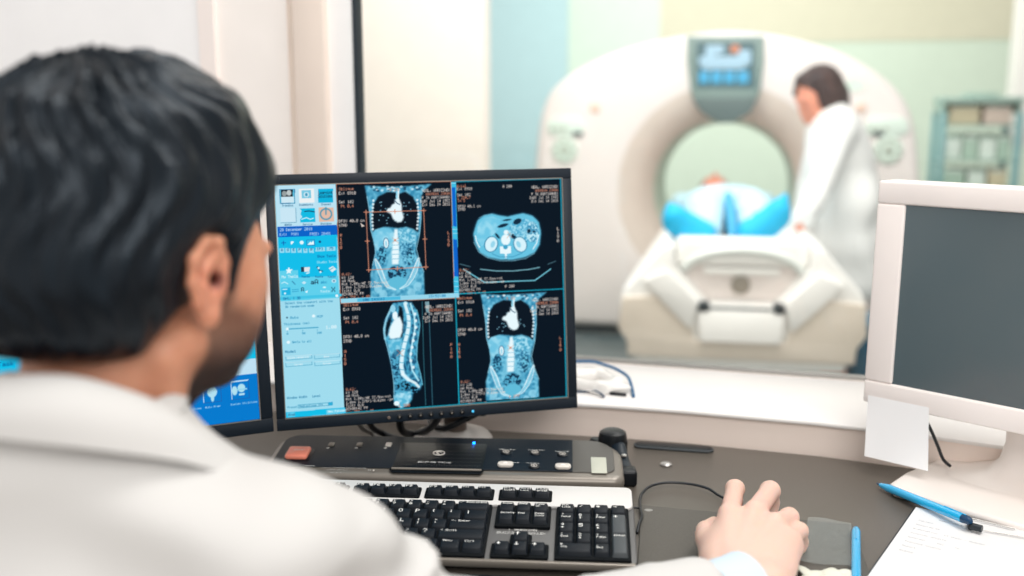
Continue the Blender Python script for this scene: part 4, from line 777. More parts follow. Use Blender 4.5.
mb = MB(); mb.T = TC; mb.prism(rr(-CWd + .010, .016, -.066, CDp - .004, (.001, .001, .022, .006)), .0225, .0241, .0004, 1); mb.build('overlay', 'console_black', con)
cx_ = TC.to_3x3() @ Vector((1, 0, 0)); cy_ = TC.to_3x3() @ Vector((0, 1, 0)); cz_ = TC.to_3x3() @ Vector((0, 0, 1))
def onc(x, y, h=.0241):     # pixel onto the console's top, in its own frame
    o = np.array(TC @ Vector((0, 0, h))); nz = np.array(cz_); r = ray(x, y); t_ = ((o - CAM) @ nz) / (r @ nz); p = TC.inverted() @ Vector(CAM + r * t_); return p.x, p.y
def oncbox(x0, y0, x1, y1): a = onc(x0, y1); b = onc(x1, y0); return a[0], a[1], b[0], b[1]
def cplate(name, bx, z0, z1, m, r=.001, cr=.003, **kw): return plate(name, *bx, z0, z1, m, r, cr, con, TC, **kw)
def ctext(mb, t, px_, py_, h, mi=0, wx=1.): x, y = onc(px_, py_); text3d(mb, t, np.array(TC @ Vector((x, y, .0256))), cx_, cy_, h, mi, wx)
# orange stop key
b0 = onc(285, 460); b1 = onc(315, 450.5); bx = (b0[0] - .001, b0[1], b1[0] - .004, b1[1] + .001)
cplate('key_recess', (bx[0] - .004, bx[1] - .003, bx[2] + .004, bx[3] + .004), .0235, .0246, 'black', .0006, .005)
k1 = cplate('stop_key', bx, .0243, .0305, 'red_key', .0025, .004, label='orange stop key')
mb = MB(); text3d(mb, 'STOP', np.array(TC @ Vector((bx[0] + .009, (bx[1] + bx[3]) / 2, .0308))), cx_, cy_, .0042); mb.build('marking', 'legend', k1)
# centre panel: mesh pad, round emblem, groove with a silver rod
p0 = onc(391, 471); p1 = onc(487, 444.5); pad_box = (p0[0], p0[1] - .004, p1[0], min(p1[1], CDp - .008))
cplate('speaker_panel', pad_box, .0238, .0250, 'black', .0005, .003)
mb = MB(); mb.T = TC; nx_ = 34
for i in range(nx_):
    for j in range(7):
        x = pad_box[0] + .004 + i * (pad_box[2] - pad_box[0] - .008) / (nx_ - 1); y = pad_box[1] + .020 + j * (pad_box[3] - pad_box[1] - .024) / 6 + (.0013 if i % 2 else 0)
        mb.box((x - .0007, y - .0006, .0249), (x + .0007, y + .0006, .0252))
mb.build('perforation', 'console_grey', con)
e = onc(439, 454); mb = MB(); mb.T = TC
mb.tube([(e[0] + .0075 * math.cos(a), e[1] + .0062 * math.sin(a), .0256) for a in np.linspace(0, 2 * PI, 20)[:-1]], .0006, 6, closed=True); mb.tube([(e[0] + .0032 * math.cos(a), e[1] + .0030 * math.sin(a) + .0005, .0256) for a in np.linspace(.3, PI * 1.6, 14)], .0006, 6); mb.build('emblem', 'pearl', con)
mb = MB(); ctext(mb, 'BULLET-ONE English', 418, 463.5, .0034, 0, .82); mb.build('lettering', 'legend', con)
g0 = onc(389, 470.5); g1 = onc(484, 470.5); gy = (g0[1] + g1[1]) / 2
cplate('groove', (g0[0], gy - .0055, g1[0], gy + .0055), .0248, .0258, 'well', .0004, .005)
mb = MB(); mb.T = TC; mb.tube([(g0[0] + .003, gy - .001, .0262), (g1[0] - .003, gy - .001, .0262)], .0019, 10); mb.build('rod', 'lip_grey', con)
lp = onc(474, 444); mb = MB(); mb.T = TC; mb.lathe([(.0016, 0), (.0016, .0012), (.0006, .0018)], (lp[0], min(lp[1], CDp - .008), .0248), 12); mb.build('indicator_light', 'led_deep', con, label='blue indicator light')
# six round buttons with captions and two broad pale keys
for (bxp, byp, cap, kind) in ((506, 453, 'Move to Scan', 0), (535, 453.5, 'Prepare Scan', 0), (562.5, 455, 'Start Scan', 0), (505.5, 466, 'Table to Gantry', 1), (534, 467, 'Stop Move', 0), (563, 468, 'Pause Scan', 1)):
    x, y = onc(bxp, byp)
    if kind: 
        o_ = cplate('wide_button', (x - .0105, y - .0062, x + .0105, y + .0062), .0238, .0290, 'pearl', .0022, .0058, label='broad pale button')
        mb = MB(); mb.T = TC; mb.prism([(x - .0035, y - .002), (x + .0035, y - .002), (x + .001, y + .0025), (x - .001, y + .0025)], .0289, .0293); mb.build('symbol', 'ivory', o_)
    else:
        mb = MB(); mb.T = TC; mb.lathe([(.0072, .0236), (.0072, .0252), (.0058, .0262)], (x, y, 0), 20, 0, sy=.9); o_ = mb.build('round_button', 'black', con)
        mb = MB(); mb.T = TC; mb.tube([(x + .0040 * math.cos(a), y + .0036 * math.sin(a), .0264) for a in np.linspace(0, 2 * PI, 16)[:-1]], .0004, 6, closed=True); mb.box((x - .0018, y - .0007, .026), (x + .0018, y + .0007, .0266)); mb.build('symbol', 'pearl', o_)
    x2, y2 = x - .0095, y + .0085; mb = MB(); text3d(mb, cap, np.array(TC @ Vector((x2, y2, .0247))), cx_, cy_, .0021); mb.build('caption', 'legend', con)
bx = oncbox(591.5, 457.5, 606, 473); cplate('sticker', bx, .0236, .0244, 'sticker', .0002, .0008, label='pale green-grey sticker')
for px_, w_ in ((331.5, .5), (359.5, .7), (388.5, 1.)):
    x, y = onc(px_, 445.5); y = min(y, CDp - .014); cplate('small_key', (x - .004, y - .004, x + .004, y + .006), .0238, .0262, 'pearl' if w_ == 1. else 'lip_grey', .0008, .0015); cplate('key_mark', (x - .005, y - .0085, x - .001, y - .0065), .0238, .0243, 'legend', .0001, .0005)
mb = MB(); ctext(mb, '! WARNING', 303, 467, .0020); ctext(mb, 'X-RAY ON. Do not open the door while the', 322, 468.6, .0014, 0, 1.2); ctext(mb, 'exposure light is on', 326, 470.8, .0014, 0, 1.2); ctext(mb, 'CAT. No. 5', 330, 473.6, .0014, 0, 1.2); ctext(mb, 'PS -', 368, 471.5, .0022); mb.build('lettering', 'legend', con)
x, y = onc(372, 470.5); cplate('key_mark', (x + .001, y - .0015, x + .003, y + .002), .0238, .0246, 'pearl', .0001, .0004)

# ------------------------------------------------------------------ things on the desk
# clamp with a ribbed knob
kp = at(610, 470, TOP); ks = kp + np.array([0, .075, 0])
cl = thing('clamp', (kp[0], kp[1] + .05, TOP), 'black clamp arm with a ribbed round knob behind the console', 'clamp')
kc = dep(612.5, 446, 1.375)
kz = np.array([kc[0], kc[1], 0])
mb = MB(); prof = [(.0145, 0), (.0185, .002), (.0195, .006), (.0195, .028), (.018, .034), (.013, .037), (.004, .038)]
mb.lathe(prof, (kc[0], kc[1], kc[2] - .014), 40)
for i in range(18): a = 2 * PI * i / 18; mb.tube([(kc[0] + .0192 * math.cos(a), kc[1] + .0192 * math.sin(a), kc[2] - .009), (kc[0] + .0192 * math.cos(a), kc[1] + .0192 * math.sin(a), kc[2] + .008)], .0012, 6)
mb.build('knob', 'rubber', cl)
mb = MB(); mb.lathe([(.008, 0), (.010, .003), (.010, .012), (.007, .016)], (kc[0] - .022, kc[1] + .004, kc[2] - .006), 20); mb.build('small_knob', 'rubber', cl)
mb = MB(); pth = [np.array([kc[0], kc[1], kc[2] - .012]), np.array([kc[0] + .004, kc[1] - .012, TOP + .030]), np.array([kc[0] + .008, kc[1] - .045, TOP + .016]), np.array([kc[0] + .012, kc[1] - .075, TOP + .0125])]
mb.tube(smooth_path(pth), .0115, 12, sx=1, sy=.7); mb.build('arm', 'navy_plastic', cl)
mb = MB(); q = pth[-1]; mb.box((q[0] - .010, q[1] - .012, TOP + .0004), (q[0] + .012, q[1] + .012, TOP + .022), .004, 3); mb.build('foot', 'black', cl)
mb = MB(); q = pth[2]; mb.lathe([(.004, 0), (.004, .002), (.002, .003)], (q[0] + .003, q[1] + .003, q[2] + .0105), 12); mb.build('bolt', 'steel', cl)
# mouse mat
mp = [at(x, y, TOP)[:2] for x, y in ((641, 507), (852, 526.5))]; fx = mp[0] + np.array([-.03, -.20]); f2 = mp[1] + np.array([-.035, -.19])
mb = MB(); quad = [mp[0], fx, f2, mp[1]]; mb.prism(quad, TOP + .0003, TOP + .0030, .0008, 1); mm_ = mb.build('mouse_mat', 'mat_dark'); tag(mm_, 'thin dark grey mouse mat under the hand', 'mouse mat')
lo = at(648, 508.6, TOP + .0034); mb = MB(); mb.lathe([(.0035, 0), (.003, .0006)], (lo[0], lo[1] - .004, TOP + .0031), 16, sx=1.6); mb.build('tab', 'steel', mm_)
# clear film lying on the right end of the mat
def filmm():
    m = bpy.data.materials.new('clear_film'); m.use_nodes = True; nt = m.node_tree; b = nt.nodes['Principled BSDF']; n = nt.nodes.new('ShaderNodeTexNoise'); n.inputs['Scale'].default_value = 14
    r = nt.nodes.new('ShaderNodeMapRange'); r.inputs['To Min'].default_value = .04; r.inputs['To Max'].default_value = .22; nt.links.new(n.outputs[0], r.inputs[0]); nt.links.new(r.outputs[0], b.inputs['Alpha']); b.inputs['Base Color'].default_value = rgb(190, 200, 198); b.inputs['Roughness'].default_value = .12; M['clear_film'] = m
filmm()
A_ = [at(808, 521.5, TOP), at(851, 526.5, TOP), at(853, 572, TOP), at(800, 566, TOP)]
mb = MB(); vs = []; n_ = 8
for s_ in (0, 1):
    for j in range(n_ + 1):
        for i in range(n_ + 1):
            u, v = i / n_, j / n_; p = (A_[0] * (1 - u) + A_[1] * u) * (1 - v) + (A_[3] * (1 - u) + A_[2] * u) * v; vs.append((p[0], p[1], TOP + .0058 + .0012 * math.sin(5 * u + 3 * v) + .0008 * math.sin(9 * v) - .0003 * s_))
k_ = (n_ + 1) ** 2; fs = []
for j in range(n_):
    for i in range(n_): a = j * (n_ + 1) + i; fs += [[a, a + n_ + 1, a + n_ + 2, a + 1], [k_ + a, k_ + a + 1, k_ + a + n_ + 2, k_ + a + n_ + 1]]
mb.add(vs, fs, 0, True); tag(mb.build('plastic_film', 'clear_film'), 'clear plastic film lying on the mouse mat between hand and upright pen', 'plastic film')
# pale crumpled wrapper at the lower edge
F_ = Field(at(826, 582, TOP) + [-.05, -.045, -.001], at(826, 582, TOP) + [.045, .035, .03], .0012); c = at(829, 579, TOP + .006)
for i in range(34): F_.ell((c[0] + RNG.uniform(-.026, .026), c[1] + RNG.uniform(-.016, .014), TOP + .005 + RNG.uniform(0, .003)), (RNG.uniform(.006, .014), RNG.uniform(.005, .009), RNG.uniform(.002, .0032)), basis(RNG.uniform(0, 3), RNG.uniform(-.3, .3), RNG.uniform(-.3, .3)), .002)
D('wrapper', (226, 228, 214), .55, bump=.3, bscale=300); tag(F_.mesh('paper_wrapper', 'wrapper'), 'crumpled pale paper wrapper lying by the hand', 'wrapper')
# pens
def pen(a, b, r, label, tipdark=True, clipend=True, z=.0):
    a = np.array(a, float); b = np.array(b, float); L = np.linalg.norm(b - a); u = (b - a) / L; t = thing('pen', ((a[0] + b[0]) / 2, (a[1] + b[1]) / 2, min(a[2], b[2]) - r), label, 'pen')
    f = lambda s: a + u * s
    mb = MB(); ss = [0, .004, .012, L * .5, L - .012, L - .010]; mb.tube([f(s) for s in (.006, .010, .022, L * .5, L - .012)], [r * .45, r * .62, r * .95, r, r], 14); mb.build('barrel', 'pen_blue', t)
    mb = MB(); mb.tube([f(0), f(.0065)], [r * .18, r * .45], 10); mb.build('tip', 'pen_dark', t)
    mb = MB(); mb.tube([f(L - .0125), f(L - .004), f(L)], [r * .98, r * .9, r * .55], 12); mb.build('cap', 'pen_blue' if not clipend else 'pen_dark', t)
    v = np.cross(u, [0, 0, 1]); mb = MB(); q = f(L - .008) + np.array([0, 0, r * .95]); mb.tube([q, q - u * .034 + np.array([0, 0, .0004])], .0009, 6); mb.build('clip', 'pen_blue', t)
    return t
pa = at(877, 483.5, TOP + .0062); pb_ = at(971, 521.5, TOP + .019); pen(pa, pb_, .0055, 'bright blue pen lying against the ivory monitor base')
pa = at(856, 588, TOP + .009); pb_ = at(856, 528.5, TOP + .009); pen(pb_ + (pa - pb_) * 1.6, pb_, .0052, 'bright blue pen pointing away beside the mouse mat', clipend=False)
# clipboard, paper stack and clip
P4 = [at(x, y, TOP + .004) for x, y in ((916, 508), (1064, 541))]; dn = at(861, 590, TOP) - P4[0]; dn = dn * 1.6; e1 = P4[1] - P4[0]
c0 = P4[0][:2]; c1 = P4[1][:2]; c2 = (P4[1] + dn)[:2]; c3 = (P4[0] + dn)[:2]
brd = thing('clipboard', ((c0[0] + c2[0]) / 2, (c0[1] + c2[1]) / 2, TOP), 'dark clipboard holding a printed form by the ivory monitor', 'clipboard')
o_ = -.0035; mb = MB(); un = (c1 - c0) / np.linalg.norm(c1 - c0); vn = (c3 - c0) / np.linalg.norm(c3 - c0)
mb.prism([c0 - un * .003 - vn * .002, c3 - un * .003, c2 + un * .003, c1 + un * .003 - vn * .002], TOP + .0003, TOP + .0028, .0006, 1); mb.build('board', 'gasket', brd)
mb = MB(); mb.prism([c0, c3, c2, c1], TOP + .0031, TOP + .0055, .0002, 1); sheet = mb.build('paper_sheet', 'paper'); tag(sheet, 'white printed form held on the dark clipboard', 'paper')
mb = MB(); rg = random.Random(5)
for j in range(26):
    L = .02 + j * .0085; x0 = .014 + .004 * math.sin(j); wds = ' '.join(''.join(rg.choice('aeinorstlcdum') for _ in range(rg.randint(2, 8))) for _ in range(rg.randint(3, 7)))
    for half in (0,): pass
pt = c0 + un * .010 + vn * .012
def ptext(t, s_, v_, h): text3d(mb, t, (*(c0 + un * s_ + vn * v_), TOP + .0057), (*un, 0), (*-vn, 0), h)
for i, t in enumerate(('Radiology Request Form', 'Patient                 Date', 'Referred by', 'Examination   CT Chest / Abdomen', 'Clinical details', 'Contrast     Yes     No', 'Previous studies', 'Report', 'Signed')): ptext(t, .012 + (.02 if i == 0 else 0), .028 + i * .0135, .0028)
mb.build('print', 'print', sheet)
def clipon(px_, py_, px2, py2, name='clip'):
    a = at(px_, py_, TOP + .010); b = at(px2, py2, TOP + .010); mb = MB(); mb.tube([a, b], .0045, 12); return mb
a = at(969, 520, TOP + .012); b = at(971, 526, TOP + .012); c_ = at(982, 529, TOP + .012)
mb = MB(); mb.tube([a, b + [0, 0, -.002]], .0036, 10); mb.tube([b, c_], .0042, 12); mb.build('clip', 'clip', brd)
mb = MB(); a = at(972, 518.5, TOP + .008); b = at(1015, 529, TOP + .008); mb.tube([a, b], .0009, 6); a = at(984, 530.5, TOP + .0075); b = at(1040, 540, TOP + .0075); mb.tube([a, b], .0007, 6); mb.build('clip_wire', 'steel', brd)

# mouse under the hand, and its cable
ms = at(752, 520, TOP + .02); my = math.radians(-28)
TMs = rotm(my, 0, 0, (ms[0] - .002, ms[1] - .012, TOP + .0032))
mouse = thing('mouse', TMs.translation, 'black computer mouse covered by the right hand', 'mouse')
F_ = Field(np.array(TMs.translation) - [.06, .06, .002], np.array(TMs.translation) + [.06, .06, .05], .0015)
RB = np.array(TMs.to_3x3()).T; o3 = np.array(TMs.translation)
F_.ell(o3 + [0, 0, .004], (.029, .050, .026), RB, .004); F_.put(lambda x, y, z: z - o3[2] - .0005, o3 - .07, o3 + [.07, .07, .001], .001, 's')
F_.mesh('shell', 'navy_plastic', mouse)
mb = MB(); mb.T = TMs; mb.lathe([(.004, -.003), (.0075, -.0025), (.0075, .0025), (.004, .003)], (0, .028, .024), 20, T=Matrix.Rotation(PI / 2, 3, 'Y')); mb.build('scroll_wheel', 'rubber', mouse)
st = np.array(TMs @ Vector((0, .050, .008)))
cp = [st, at(722, 497, TOP + .005), at(708, 488.5, TOP + .006), at(690, 484, TOP + .006), at(668, 482.5, TOP + .006), at(652, 485.5, TOP + .006), at(643, 492, TOP + .006), at(640, 500, TOP + .006), at(640.5, 508, TOP + .0062), at(642, 516, TOP + .0062), at(639, 524, TOP + .0062), at(637, 533, TOP + .003)]
mb = MB(); mb.tube(smooth_path(cp, 8), .0018, 8); mb.build('cable', 'cable', mouse)
mb = MB(); q = at(636, 508, TOP + .003); mb.tube([at(631, 507.5, TOP + .003), at(641, 508, TOP + .003)], .0014, 8); mb.build('cable_clip', 'cable', mouse)

# cables round the monitor stand and behind it
def cable(P, r, m, label, name='cable', cat='cable', loop=False):
    mb = MB(); mb.tube(smooth_path(P, 8), r, 10); return tag(mb.build(name, m), label, cat)
sp = np.array([-.083, 1.40, 0])
P = []
for i in range(26): a = 2 * PI * i / 12 + 1; P.append(sp + np.array([.036 * math.cos(a) + .006 * math.sin(2.1 * a), .030 * math.sin(a), TOP + .034 + .009 * math.sin(a * 1.27) + i * .0006]))
cable(P, .0048, 'cable', 'thick black cable coiled round the middle monitor stand')
cable([at(395, 425, TOP + .06) + [0, .05, 0], at(402, 430, TOP + .03), at(414, 434, TOP + .012), at(430, 428, TOP + .03), at(440, 420, TOP + .06) + [0, .03, 0]], .0055, 'cable', 'thick black cable dipping behind the monitor, left of its stand')
cable([at(352, 424, TOP + .05) + [0, .03, 0], at(362, 428, TOP + .03), at(371, 433, TOP + .010), at(379, 439, TOP + .0045), at(384, 446, TOP + .0045) + [0, 0, 0]], .0032, 'cable_grey', 'light grey cable curving down to the desk behind the monitor')
cable([at(362, 422, TOP + .06) + [0, .04, 0], at(372, 427, TOP + .03), at(382, 433, TOP + .010), at(392, 437, TOP + .0055), at(402, 440, TOP + .0055)], .0046, 'cable', 'black cable beside the light grey one behind the monitor')
cable([dep(920, 410, 1.31), dep(929, 426, 1.312), dep(937, 444, 1.315), dep(943, 459, 1.32), dep(950, 466, 1.325)], .0022, 'cable', 'thin black cable hanging beside the paper note')
# window-ledge odds and ends beside the middle monitor
cable([at(560, 362, SILL + .02), at(590, 361.5, SILL + .022), at(602, 364, SILL + .021), at(616, 369, SILL + .018), at(627, 376, SILL + .014), at(631, 384, SILL + .008), at(633, 393, SILL + .003), at(633.5, 396, SILL + .003)], .0026, 'cable_blue', 'blue cable arching over the clear pouch on the window ledge')
cable([at(560, 388, SILL + .004), at(582, 387, SILL + .005), at(592, 389, SILL + .005), at(599, 392, SILL + .004), at(604, 396.5, SILL + .003)], .0016, 'pen_dark', 'thin dark cord ending on the ledge right of the monitor')
cable([at(560, 392, SILL + .002), at(584, 391.5, SILL + .0025), at(594, 390.5, SILL + .008), at(600, 393, SILL + .0065), at(603, 395, SILL + .0065)], .0012, 'pen_dark', 'thinner dark cord crossing the other on the ledge')
F_ = Field(at(600, 385, SILL) + [-.09, -.06, 0], at(600, 385, SILL) + [.07, .10, .035], .002)
q = [at(x, y, SILL + .010) for x, y in ((575, 375), (600, 374), (618, 384), (600, 388), (575, 384))]
for i in range(len(q) - 1): F_.cone(q[i], q[i + 1], .0095, .0095, .012)
for x, y, r in ((581, 376, .011), (589, 372, .010), (612, 388, .008), (624, 388, .007)): p = at(x, y, SILL + .009); F_.ell(p, (r * 1.6, r, r * .9), None, .01)
D('clear_pouch', (236, 234, 230), .3, coat=.5, bump=.2, bscale=60); tag(F_.mesh('plastic_pouch', 'clear_pouch'), 'whitish plastic pouch on the window ledge under the blue cable', 'pouch')
a = at(611, 392.5, SILL + .004); b = at(625, 394, SILL + .004); mb = MB(); mb.prism(stadium(a, b, .0022), SILL + .0004, SILL + .005, .001); tag(mb.build('slit_bar', 'cable'), 'short dark bar on the ledge, put in for the dark slit by the pouch', 'pen')  # bar added to stand in for the dark slit by the pouch
# ------------------------------------------------------------------ the man at the desk, seen from behind
HB = basis(math.radians(25), math.radians(-6)); HO = np.array([-.2765, .712, 1.106])          # head axes (right, forward, up) and ear height
def h(r, f, u, o=HO, B=HB): return o + r * B[0] + f * B[1] + u * B[2]
def add_head(F, o, B, s=1., k=1., neck=True):
    p = lambda r, f, u: o + s * (r * B[0] + f * B[1] + u * B[2])
    F.ell(p(0, -.010, .048), s * np.array((.074, .096, .082)), B, .02 * s)
    F.ell(p(0, .035, -.010), s * np.array((.062, .062, .075)), B, .02 * s)
    F.ell(p(0, .030, -.045), s * np.array((.054, .058, .052)), B, .02 * s)
    for q in (-1, 1):
        F.cone(p(q * .056, -.004, -.040), p(q * .020, .076, -.072), .016 * s, .014 * s, .018 * s)     # jaw
        F.ell(p(q * .046, .062, -.008), s * np.array((.019, .020, .016)), B, .018 * s)                  # cheekbone
        F.ell(p(q * .050, .052, .012), s * np.array((.017, .030, .045)), B, .016 * s); F.ell(p(q * .040, .062, -.035), s * np.array((.020, .024, .030)), B, .016 * s)
        F.ell(p(q * .032, .088, .022), s * np.array((.024, .012, .009)), B, .012 * s)                   # brow
        F.ell(p(q * .031, .098, .006), s * np.array((.015, .012, .011)), B, .010 * s, 's'); F.ell(p(q * .031, .083, .006), s * np.array((.012, .012, .012)), B, .003 * s)   # eye
        F.ell(p(q * .012, .094, -.032), s * np.array((.009, .011, .008)), B, .006 * s)                  # nostril wing
    F.cone(p(0, .094, .016), p(0, .098, -.026), .008 * s, .0105 * s, .010 * s)                          # nose
    F.ell(p(0, .080, -.076), s * np.array((.022, .018, .016)), B, .015 * s)                             # chin
    F.ell(p(0, .100, -.050), s * np.array((.022, .008, .005)), B, .005 * s); F.ell(p(0, .098, -.060), s * np.array((.019, .009, .006)), B, .004 * s)    # lips
    for q in (-1, 1): add_ear(F, o, B, s, q)
def add_ear(F, o, B, s, q):
    o = np.array(o)
    # ear plane: leans back and stands off the head
    a = math.radians(4); ax = B[0] * q; f = B[1]; u = B[2]
    out = ax * math.cos(a) + f * math.sin(a) * 1.; fw = f * math.cos(a) - ax * math.sin(a); E = np.array([out / np.linalg.norm(out), fw / np.linalg.norm(fw), u])
    c = o + s * (q * .082 * B[0] - .008 * B[1] + .004 * B[2])
    e = lambda x, y, z: c + s * (x * E[0] + 1.20 * y * E[1] + .98 * z * E[2])
    F.ell(e(-.002, 0, 0), s * np.array((.0055, .0165, .030)), E, .006 * s)
    rim = [(0, .010, -.010), (0, .012, .012), (.002, .004, .027), (.003, -.008, .028), (.003, -.018, .016), (.002, -.018, 0), (.001, -.012, -.014), (.0, -.003, -.025)]
    F.chain([e(*t) for t in rim], [s * .0036] * 5 + [s * .0034] * 3, .004 * s)
    F.ell(e(0, .001, -.024), s * np.array((.005, .0085, .010)), E, .004 * s)                             # lobe
    F.chain([e(.002, .002, .018), e(.003, -.008, .008), e(.002, -.009, -.004), e(.002, -.004, -.013)], [s * .0028] * 4, .004 * s)    # inner ridge
    F.ell(e(.005, .001, .0005), s * np.array((.008, .0062, .0085)), E, .004 * s, 's'); F.cone(e(.006, .005, .000), e(-.012, .006, .000), .0035 * s, .0030 * s, .002 * s, 's')
    F.ell(e(.0015, .0095, -.003), s * np.array((.0035, .003, .0055)), E, .003 * s)                       # tragus
F = Field((-.66, .30, .46), (.40, 1.18, 1.30), .0024)
add_head(F, HO, HB)
NK = h(0, -.035, -.175)
F.cone(h(0, -.022, -.045), h(0, -.034, -.14), .052, .055, .02); F.cone(h(0, -.034, -.13), NK, .055, .066, .02)
for q in (-1, 1): F.cone(h(q * .055, -.02, -.05), h(q * .018, .018, -.17), .012, .012, .016)
F.cone(h(0, .035, -.085), h(0, .012, -.15), .02, .022, .02)
TB = basis(math.radians(26)); SH_R = np.array([-.158, .632, .922]); SH_L = np.array([-.44, .765, .905])
EL_R = np.array([-.012, .739, .785]); WR_R = at(729, 592, TOP + .044)
F.cone(NK, SH_R, .058, .046, .03); F.cone(NK, SH_L, .058, .046, .03)
CH = np.array([-.30, .67, .76]); F.ell(CH, (.165, .105, .20), TB, .04); F.ell(CH + [-.0, -.01, -.20], (.150, .10, .16), TB, .04)
F.cone(SH_R, EL_R, .046, .036, .02); F.cone(EL_R, EL_R * .55 + WR_R * .45, .038, .036, .015); F.cone(EL_R * .55 + WR_R * .45, WR_R, .036, .024, .012)
EL_L = np.array([-.60, .82, .70]); F.cone(SH_L, EL_L, .046, .036, .02)
# right hand, closed over the mouse; measured against the photograph
TZ = TOP
def hp(x, y, z): return at(x, y, TZ + z)
PALM = hp(748, 548, .046)
mcp = {'index': hp(730, 514, .055), 'middle': hp(756, 511, .057), 'ring': hp(775, 524, .053), 'little': hp(788, 540, .045)}
pip = {'index': hp(735, 489, .047), 'middle': hp(770, 491, .047), 'ring': hp(789, 517.5, .041), 'little': hp(799.5, 531, .034)}
rad = {'index': .0098, 'middle': .0104, 'ring': .0096, 'little': .0082}
wr = WR_R
F.ell((mcp['middle'] + mcp['ring']) / 2 * .5 + wr * .5 + [0, 0, -.006], (.042, .050, .017), basis(math.radians(18)), .014)
F.cone(wr, mcp['little'] + [-.004, -.006, -.006], .017, .012, .02); F.cone(hp(768, 592, .040), mcp['little'] + [-.004, -.004, -.006], .018, .012, .02); F.cone(wr, hp(765, 588, .042), .022, .018, .02); F.cone(wr + [-.012, .01, 0], mcp['index'] + [0, -.012, -.006], .016, .012, .02)
for nme in mcp:
    a = mcp[nme]; F.cone(wr * .75 + a * .25 + [0, 0, -.004], a + [0, 0, -.003], .0135, .0120, .012); F.cone(wr * .8 + a * .2 + [0, 0, .0165], a + [0, 0, .0025], .0022, .0034, .010)
for nme in mcp:
    a, b, r = mcp[nme], pip[nme], rad[nme]; d = (b - a); d[2] = 0; d /= np.linalg.norm(d)
    m_ = b + d * .013 + [0, 0, -.019]; t_ = b + d * .009 + [0, 0, -.0325]; t_[2] = max(t_[2], TOP + .0105); m_[2] = max(m_[2], TOP + .016)
    F.cone(a, b, r * 1.10, r * 1.06, .007); F.ell(b + [0, 0, .0008], (r * 1.12, r * 1.08, r * 1.04), None, .004); F.cone(b, m_, r, r * .92, .003); F.cone(m_, t_, r * .92, r * .82, .003)
th0 = wr * .55 + mcp['index'] * .45 + [-.010, -.004, -.010]; th1 = hp(707, 540, .036); th2 = hp(706, 531, .030); th3 = hp(714, 524, .022)
F.cone(th0, (th1 + mcp['index']) / 2 + [0, -.004, -.008], .015, .012, .012)
F.cone(th0, th1, .0165, .0118, .010); F.cone(th1, th2, .0112, .0108, .004); F.ell(hp(705.5, 534.5, .034), (.0108, .0118, .0108), None, .004); F.cone(th2, th3, .0105, .0085, .003)
for nme in ('index', 'middle', 'ring', 'little'):       # knuckle creases
    b = pip[nme]; a = mcp[nme]; d = (b - a) / np.linalg.norm(b - a); s_ = np.cross(d, [0, 0, 1]); s_ /= np.linalg.norm(s_)
    for o_ in (-.002, .0015): F.cone(b + d * o_ - s_ * .005 + [0, 0, rad[nme] * 1.13], b + d * o_ + s_ * .005 + [0, 0, rad[nme] * 1.13], .0006, .0006, .0015, 's')
def body_mask(P):
    q = P - HO; r = q @ HB[0]; f = q @ HB[1]; u = q @ HB[2]; ss = lambda a, b, x: np.clip((x - a) / (b - a), 0, 1) ** 2 * (3 - 2 * np.clip((x - a) / (b - a), 0, 1))
    ab = np.abs(r)
    line = -.020 + .35 * np.clip(.065 - f, 0, .2)      # beard's upper limit falls towards the mouth
    jaw = ss(.0, .022, (-.012 + .10 * 0) - u + .35 * (.055 - f) * 0 + .0) * ss(-.002, .014, f) * ss(-.125, -.100, u)
    side = ss(.040, .052, ab) * ss(.004, .018, f) * (1 - ss(.030, .042, f)) * (1 - ss(.05, .07, u)) * ss(-.06, -.02, u)
    cheek = ss(.02, .0, u + .030 + .45 * np.clip(f - .045, -.05, .05)) * ss(-.002, .012, f)
    b = np.clip(np.maximum(cheek * ss(-.118, -.100, u), side), 0, 1) * (u > -.13)
    m = np.zeros((len(P), 3)); m[:, 0] = b * np.clip(.74 + (-.040 - u) / .035 * .35, .68, 1.) * (P[:, 2] > .95); m[:, 2] = (P[:, 2] < .86); d = np.linalg.norm(P - h(.083, -.008, 0), axis=1); m[:, 1] = np.clip(1 - d / .035, 0, 1) * .35
    e = np.linalg.norm(P - h(.080, -.0015, .004), axis=1); m[:, 0] = np.maximum(m[:, 0], np.clip((.0088 - e) / .003, 0, 1)); return m  # ear canal painted dark through the beard channel, as its shade
man = F.mesh('person', 'skin', None, body_mask)
man['label'] = 'dark-haired bearded man in a white coat at the desk, seen from behind'; man['category'] = 'person'
